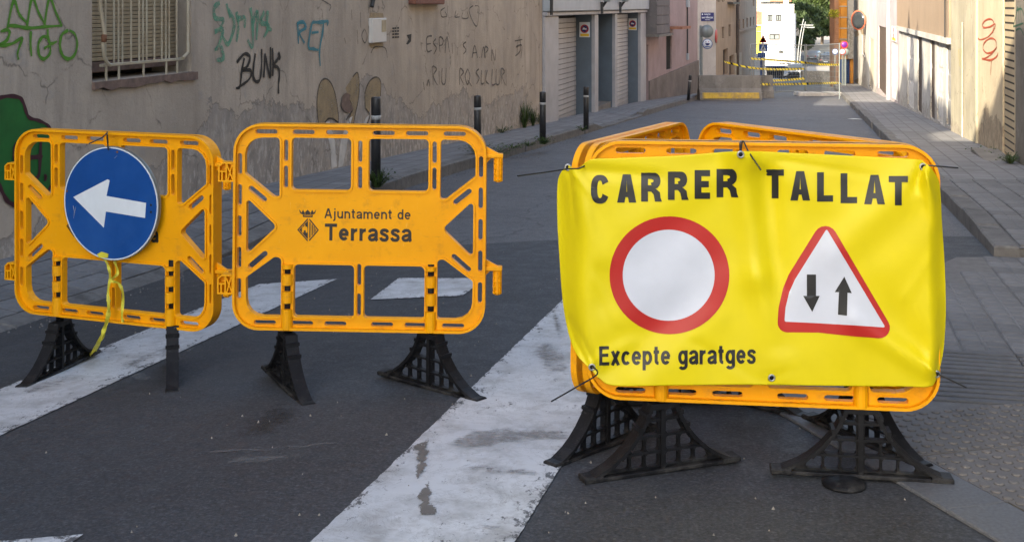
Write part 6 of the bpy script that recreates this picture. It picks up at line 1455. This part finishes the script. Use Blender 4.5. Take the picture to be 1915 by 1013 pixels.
# cars
def car(label, X, Y, rz, m, rear=True):
    t = thing('parked_car', label, 'car', (X, Y, G(X, Y)), R(rz), 'cars at the far end of the street')
    def loft(name, secs, mm, parent=t, smooth=True):
        """sections along y: (y, half width, z bottom, z top, inset of the top)"""
        b = B(); n = 12; vs = []
        for y, hw, z0, z1, ins in secs:
            q = [(-hw * .96, z0), (-hw, z0 + (z1 - z0) * .3), (-hw, z0 + (z1 - z0) * .6), (-hw + ins * .5, z0 + (z1 - z0) * .9), (-hw + ins, z1), (-hw * .4, z1 + .015), (hw * .4, z1 + .015), (hw - ins, z1), (hw - ins * .5, z0 + (z1 - z0) * .9), (hw, z0 + (z1 - z0) * .6), (hw, z0 + (z1 - z0) * .3), (hw * .96, z0)]
            vs += [(p[0], y, p[1]) for p in q]
        fs = [(i * n + j, i * n + (j + 1) % n, (i + 1) * n + (j + 1) % n, (i + 1) * n + j) for i in range(len(secs) - 1) for j in range(n)]
        fs += [tuple(range(n - 1, -1, -1)), tuple((len(secs) - 1) * n + k for k in range(n))]; b.add(vs, fs, 0, smooth); return b.obj(name, mm, parent)
    loft('body', [(-2.05, .70, .32, .72, .1), (-1.98, .84, .22, .90, .10), (-1.4, .88, .2, .95, .08), (0, .89, .2, .95, .07), (1.2, .88, .2, .92, .08), (1.9, .82, .22, .80, .1), (2.05, .68, .32, .66, .1)], m)
    loft('cabin', [(-1.95, .66, .86, .96, .05), (-1.55, .76, .90, 1.36, .14), (-1.1, .78, .90, 1.46, .16), (.2, .78, .90, 1.45, .16), (.75, .74, .9, 1.25, .14), (1.15, .72, .88, .94, .05)], m)
    b = B(); b.add([(-.58, -1.80, 1.0), (.58, -1.80, 1.0), (.52, -1.50, 1.34), (-.52, -1.50, 1.34)], [(0, 1, 2, 3)]); b.add([(-.6, 1.02, .98), (.6, 1.02, .98), (.54, .66, 1.30), (-.54, .66, 1.30)], [(3, 2, 1, 0)]); b.obj('windscreen', 'glass_dark', t)
    for s in (1, -1):
        b = B(); xx = s * .795; b.add([(xx, -1.4, .98), (xx, .7, .98), (xx - s * .09, .45, 1.34), (xx - s * .09, -1.1, 1.36)], [(0, 1, 2, 3) if s > 0 else (3, 2, 1, 0)]); b.obj('side_window', 'glass_dark', t)
        for y in (-1.25, 1.3):
            T = Matrix.Translation((s * .80, y, .31)) @ Matrix.Rotation(R(90), 4, 'Y'); b = B(); b.lathe([(.0, -.1), (.31, -.1), (.31, .1), (0, .1)], 16, T=T, smooth=False); wl_ = b.obj('wheel', 'tyre', t); b = B(); b.lathe([(.0, -.105), (.19, -.105), (.19, .105), (0, .105)], 12, T=T, smooth=False); b.obj('rim', 'galvanised', wl_)
        b = B(); b.box((s * .62 - .13, -2.07, .62), (s * .62 + .13, -1.93, .76), bev=.02); b.obj('tail_light', 'lamp_red', t); b = B(); b.box((s * .6 - .14, 1.93, .56), (s * .6 + .14, 2.06, .68), bev=.02); b.obj('headlight', 'lamp_clear', t)
        b = B(); b.box((s * .95 - .07, .7, .92), (s * .95 + .07, .82, 1.04), bev=.02); b.obj('mirror', m, t)
    b = B(); b.box((-.26, -2.085, .42), (.26, -2.04, .53)); b.obj('number_plate', 'sign_white', t); b = B(); b.box((-.82, -2.12, .24), (.82, -1.98, .40), bev=.03); b.obj('bumper', 'tyre', t)
    return t
q = at(1542.5, 118, 160); car('dark car at the far end of the street, rear towards the viewer', q.x, 160, -12, 'car_dark')
q = at(1524.5, 108, 182); car('silver car parked ahead of the dark one, further up the street', q.x, 182, -30, 'car_silver')
q = at(1549.5, 105, 172); car('black car half hidden behind the dark one', q.x, 172, -14, 'car_dark')
q = at(1449, 150, 74); t = thing('waste_container', 'dark blue waste container in front of the white house', 'container', (q.x, 74, G(q.x, 74)), R(-8))
b = B(); b.prism([(-.5, .12), (.5, .12), (.56, .78), (-.56, .78)], [], -.35, .35); b.obj('bin', 'car_dark', t); b = B(); b.box((-.6, -.4, .785), (.6, .4, .86), bev=.03); b.obj('lid', 'sign_navy', t)
for s in (-1, 1): b = B(); b.lathe([(0, -.04), (.06, -.04), (.06, .04), (0, .04)], 10, T=Matrix.Translation((s * .38, -.2, .06)) @ Matrix.Rotation(R(90), 4, 'Y')); b.obj('wheel', 'tyre', t)
# motorbikes beside it
def bike(label, px, Y):
    q = at(px, 140, Y); t = thing('parked_scooter', label, 'scooter', (q.x, Y, G(q.x, Y)), R(20), 'scooters parked in a row')
    for y in (-.6, .6): b = B(); b.lathe([(.12, -.05), (.25, -.05), (.25, .05), (.12, .05)], 14, T=Matrix.Translation((0, y, .25)) @ Matrix.Rotation(R(90), 4, 'Y'), smooth=False); b.obj('wheel', 'tyre', t)
    b = B(); b.prism([(-.75, .45), (-.1, .32), (.35, .32), (.6, .85), (.66, .85), (.5, .25), (-.3, .22), (-.6, .3)], [], -.16, .16, T=Matrix.Rotation(R(90), 4, 'Z')); b.obj('body', 'car_white', t)
    b = B(); b.box((-.15, -.75, .62), (.15, .1, .78), bev=.04); b.obj('seat', 'tyre', t); b = B(); b.tube([(-.33, .5, 1.0), (0, .56, .95), (.33, .5, 1.0)], .025, 6); b.obj('handlebar', 'tyre', t)
    b = B(); b.box((-.17, -.95, .75), (.17, -.62, 1.02), bev=.04); b.obj('top_box', 'car_white', t)
bike('white scooter nearest the dark blue container, left of the row', 1467, 76); bike('white scooter in the middle of the row', 1474.5, 77); bike('white scooter on the right of the row, beside the fence foot', 1481, 78)
# low pale wall across the junction, sunlit
q0, q1 = at(1500, 128, 66), at(1570, 127, 66); b = B(); b.box((q0.x, 66, G(q0.x, 66) - .3), (q1.x, 66.3, G(q0.x, 66) + .62), bev=.02)
tag(b.obj('low_wall', 'far_cream'), 'low sunlit cream wall beyond the right fence panel', 'wall')

# ------------------------------------------------------------------ trees, weeds, litter
def leaves(b, n, c, rad, size, dens=.55):
    for _ in range(n):
        while True:
            v = Vector((random.uniform(-1, 1), random.uniform(-1, 1), random.uniform(-1, 1)))
            if v.length < 1 and v.length > random.random() * dens: break
        p = Vector(c) + Vector((v.x * rad[0], v.y * rad[1], v.z * rad[2]))
        a = Vector((random.gauss(0, 1), random.gauss(0, 1), random.gauss(0, .6))).normalized(); e = a.orthogonal().normalized(); f = a.cross(e); k = size * random.uniform(.6, 1.4)
        b.add([p - e * k, p + f * k * .6, p + e * k, p - f * k * .6], [(0, 1, 2, 3)])
def tree(label, X, Y, h, rad, m, n=2600, size=.30, clumps=26):
    g = hill(X, Y); t = thing('tree', label, 'tree', (X, Y, g), random.random() * 6, 'trees on the hill at the end of the street')
    b = B(); b.tube([(0, 0, 0), (.2, .1, h * .3), (.1, .2, h * .6), (.2, 0, h * .85)], [h * .03, h * .024, h * .017, h * .006], 8)
    for k in range(6): a = k * 1.05; z = h * (.35 + .07 * k); b.tube([(.1, .1, z), (rad * .5 * math.cos(a), rad * .5 * math.sin(a), z + h * .14)], [h * .012, h * .004], 5)
    b.obj('trunk', 'bark', t); b = B()
    for k in range(clumps):
        a = random.uniform(0, 6.3); z = random.uniform(.3, .95); r_ = rad * math.sqrt(random.random()) * (1.15 - .5 * abs(z - .55) * 2)
        s = rad * random.uniform(.22, .42); leaves(b, n // clumps, (r_ * math.cos(a), r_ * math.sin(a), h * z), (s, s, s * .75), size, .8)
    b.obj('crown', m, t)
random.seed(21)
TREES = [(1478, 205, 11, 4.6, 'leaf_green', 'bushy green tree just right of the white house roof'), (1497, 215, 13, 5.2, 'leaf_green', 'broad green tree behind the lamp posts'), (1516, 225, 13, 5.4, 'leaf_green', 'tallest light green tree in the middle of the hill'), (1537, 232, 12, 5.0, 'leaf_dark', 'dark green tree over the far end of the road'), (1556, 220, 12, 4.5, 'leaf_green', 'green tree touching the ochre house edge'), (1527, 290, 18, 7.5, 'leaf_dark', 'dark tree rising behind the tallest light green one'), (1492, 280, 17, 7, 'leaf_dark', 'dark tree behind the broad tree near the white house'), (1562, 285, 17, 7, 'leaf_green', 'pale tree far behind, near the ochre house'), (1470, 300, 19, 8, 'leaf_green', 'tree peeping over the flat roof of the white house')]
TREES += [(1486, 162, 7.5, 3.2, 'leaf_dark', 'small dark tree added beside the white house wall to shade the road'), (1494, 190, 9, 3.6, 'leaf_dark', 'dark tree added between the lamp posts and the road for its shade')]  # two trees added to throw shade on the far road and its cars
for x, Y, h, r_, m, lab in TREES:
    X = dx(x) * Y; top = HC - (YH - (YH - 0)) ; zt = HC + (YH - random.uniform(-18, 2)) / F * Y
    tree(lab, X, Y, h if h < 10 else max(h * .75, zt - hill(X, Y)), r_, m)
q = at(1560, 26, 54); b = B(); leaves(b, 150, (0, 0, 0), (.24, .2, .22), .05); o = b.obj('flowering_plant', 'leaf_yellow'); o.location = (q.x, 54, q.z); tag(o, 'yellow flowering plant hanging on the brick corner of the ochre house', 'plant')
b = B(); random.seed(4)
for k in range(420):
    X_, Y_ = random.uniform(58, 96), random.uniform(236, 330)
    c = X_ - (.26 * Y_ - 1.55)
    if -7 < c < 9 and Y_ < 255: continue
    leaves(b, 26, (X_, Y_, hill(X_, Y_) + random.uniform(.3, 2.2)), (1.6, 1.6, 1.3), .34, .7)
o = b.obj('hillside_scrub', 'leaf_dark'); o['kind'] = 'stuff'
def weed(label, px, py, h_, n, spread=.10, upright=.7, on=None):
    p = gp(px, py, .12) if on is None else on; p = Vector((p[0], p[1], p[2]))
    b = B()
    for k in range(int(n * 1.6)):
        a = random.uniform(0, 6.3); q = Vector((math.cos(a), math.sin(a), 0)); s = random.uniform(.3, 1); hh = h_ * random.uniform(.35, 1); w_ = random.uniform(.0025, .006)
        base = q * spread * .3 * random.random(); tip = base + q * spread * s * (1.3 - upright) * 2 + Vector((0, 0, hh)); mid = base + (tip - base) * .5 + Vector((0, 0, hh * .12)); e = Vector((-q.y, q.x, 0)) * w_
        b.add([base - e * .4, base + e * .4, mid + e, mid - e, tip], [(0, 1, 2, 3), (3, 2, 4)])
        for j in range(3): 
            c = base + (tip - base) * random.uniform(.3, 1); a2 = random.uniform(0, 6.3); d = Vector((math.cos(a2), math.sin(a2), random.uniform(-.2, .7))) * random.uniform(.012, .035); f = d.cross(Vector((0, 0, 1))).normalized() * d.length * .3
            b.add([c, c + d * .5 + f, c + d, c + d * .5 - f], [(0, 1, 2, 3)])
    o = b.obj('weed', 'leaf_weed'); o.location = p; tag(o, label, 'weed', 'weeds along walls and kerbs')
random.seed(9)
def wallp(x, y): u, z = LW.at(x, y); X, Y = LW.o[0] + u * LW.u[0] + .06, LW.o[1] + u * LW.u[1] - .02; return (X, Y, lp(Y, 1).z)
weed('tall leafy weed at the foot of the beige wall, left of the garage', 976, 245, .48, 70, .13, on=wallp(974, 240))
weed('darker weed right of the tall one by the beige wall', 991, 240, .34, 50, .10, on=wallp(990, 238)); weed('small weed at the foot of the wall under the slogan', 932, 256, .14, 30, .14, .4, on=wallp(932, 250))
weed('weed between the tall weeds and the garage pier', 1004, 238, .22, 26, .08, on=wallp(1004, 236))
weed('grass tuft round the foot of the bollard behind the lettered barrier', 706, 350, .20, 70, .12, .6); weed('weed round the foot of the bollard at the right end of the lettered barrier', 898, 288, .16, 60, .18, .4)
weed('weed on the kerb right of the lettered barrier', 924, 293, .12, 40, .16, .4); weed('tuft at the foot of the bollard by the garage front', 1018, 270, .12, 40, .10, .5); weed('small tuft on the kerb near the garage bollards', 988, 274, .08, 24, .1, .4); weed('flat weed on the pavement left of the garage bollard', 957, 278, .06, 24, .12, .3); weed('small tuft at the foot of the bollard by the first garage door', 1090, 245, .09, 24, .08, .5)
wr_ = lambda x, y: (lambda p: (p.x, p.y, p.z))(gp(x, y, .12))
weed('dark weed on the right pavement by the grey house corner', 1889, 305, .12, 40, .10, .5, on=wr_(1889, 306)); weed('flat weed on the step of the roller shutter', 1852, 288, .06, 40, .16, .3, on=wr_(1852, 288))
q = gp(1617, 224); b = B(); b.box((-.14, -.08, 0), (.14, .08, .004)); o = b.obj('paper_scrap', 'litter'); o.location = q + Vector((-.2, 0, .012)); o.rotation_euler = (.0, .05, .6); tag(o, 'scrap of white paper at the right kerb behind the barriers', 'litter')
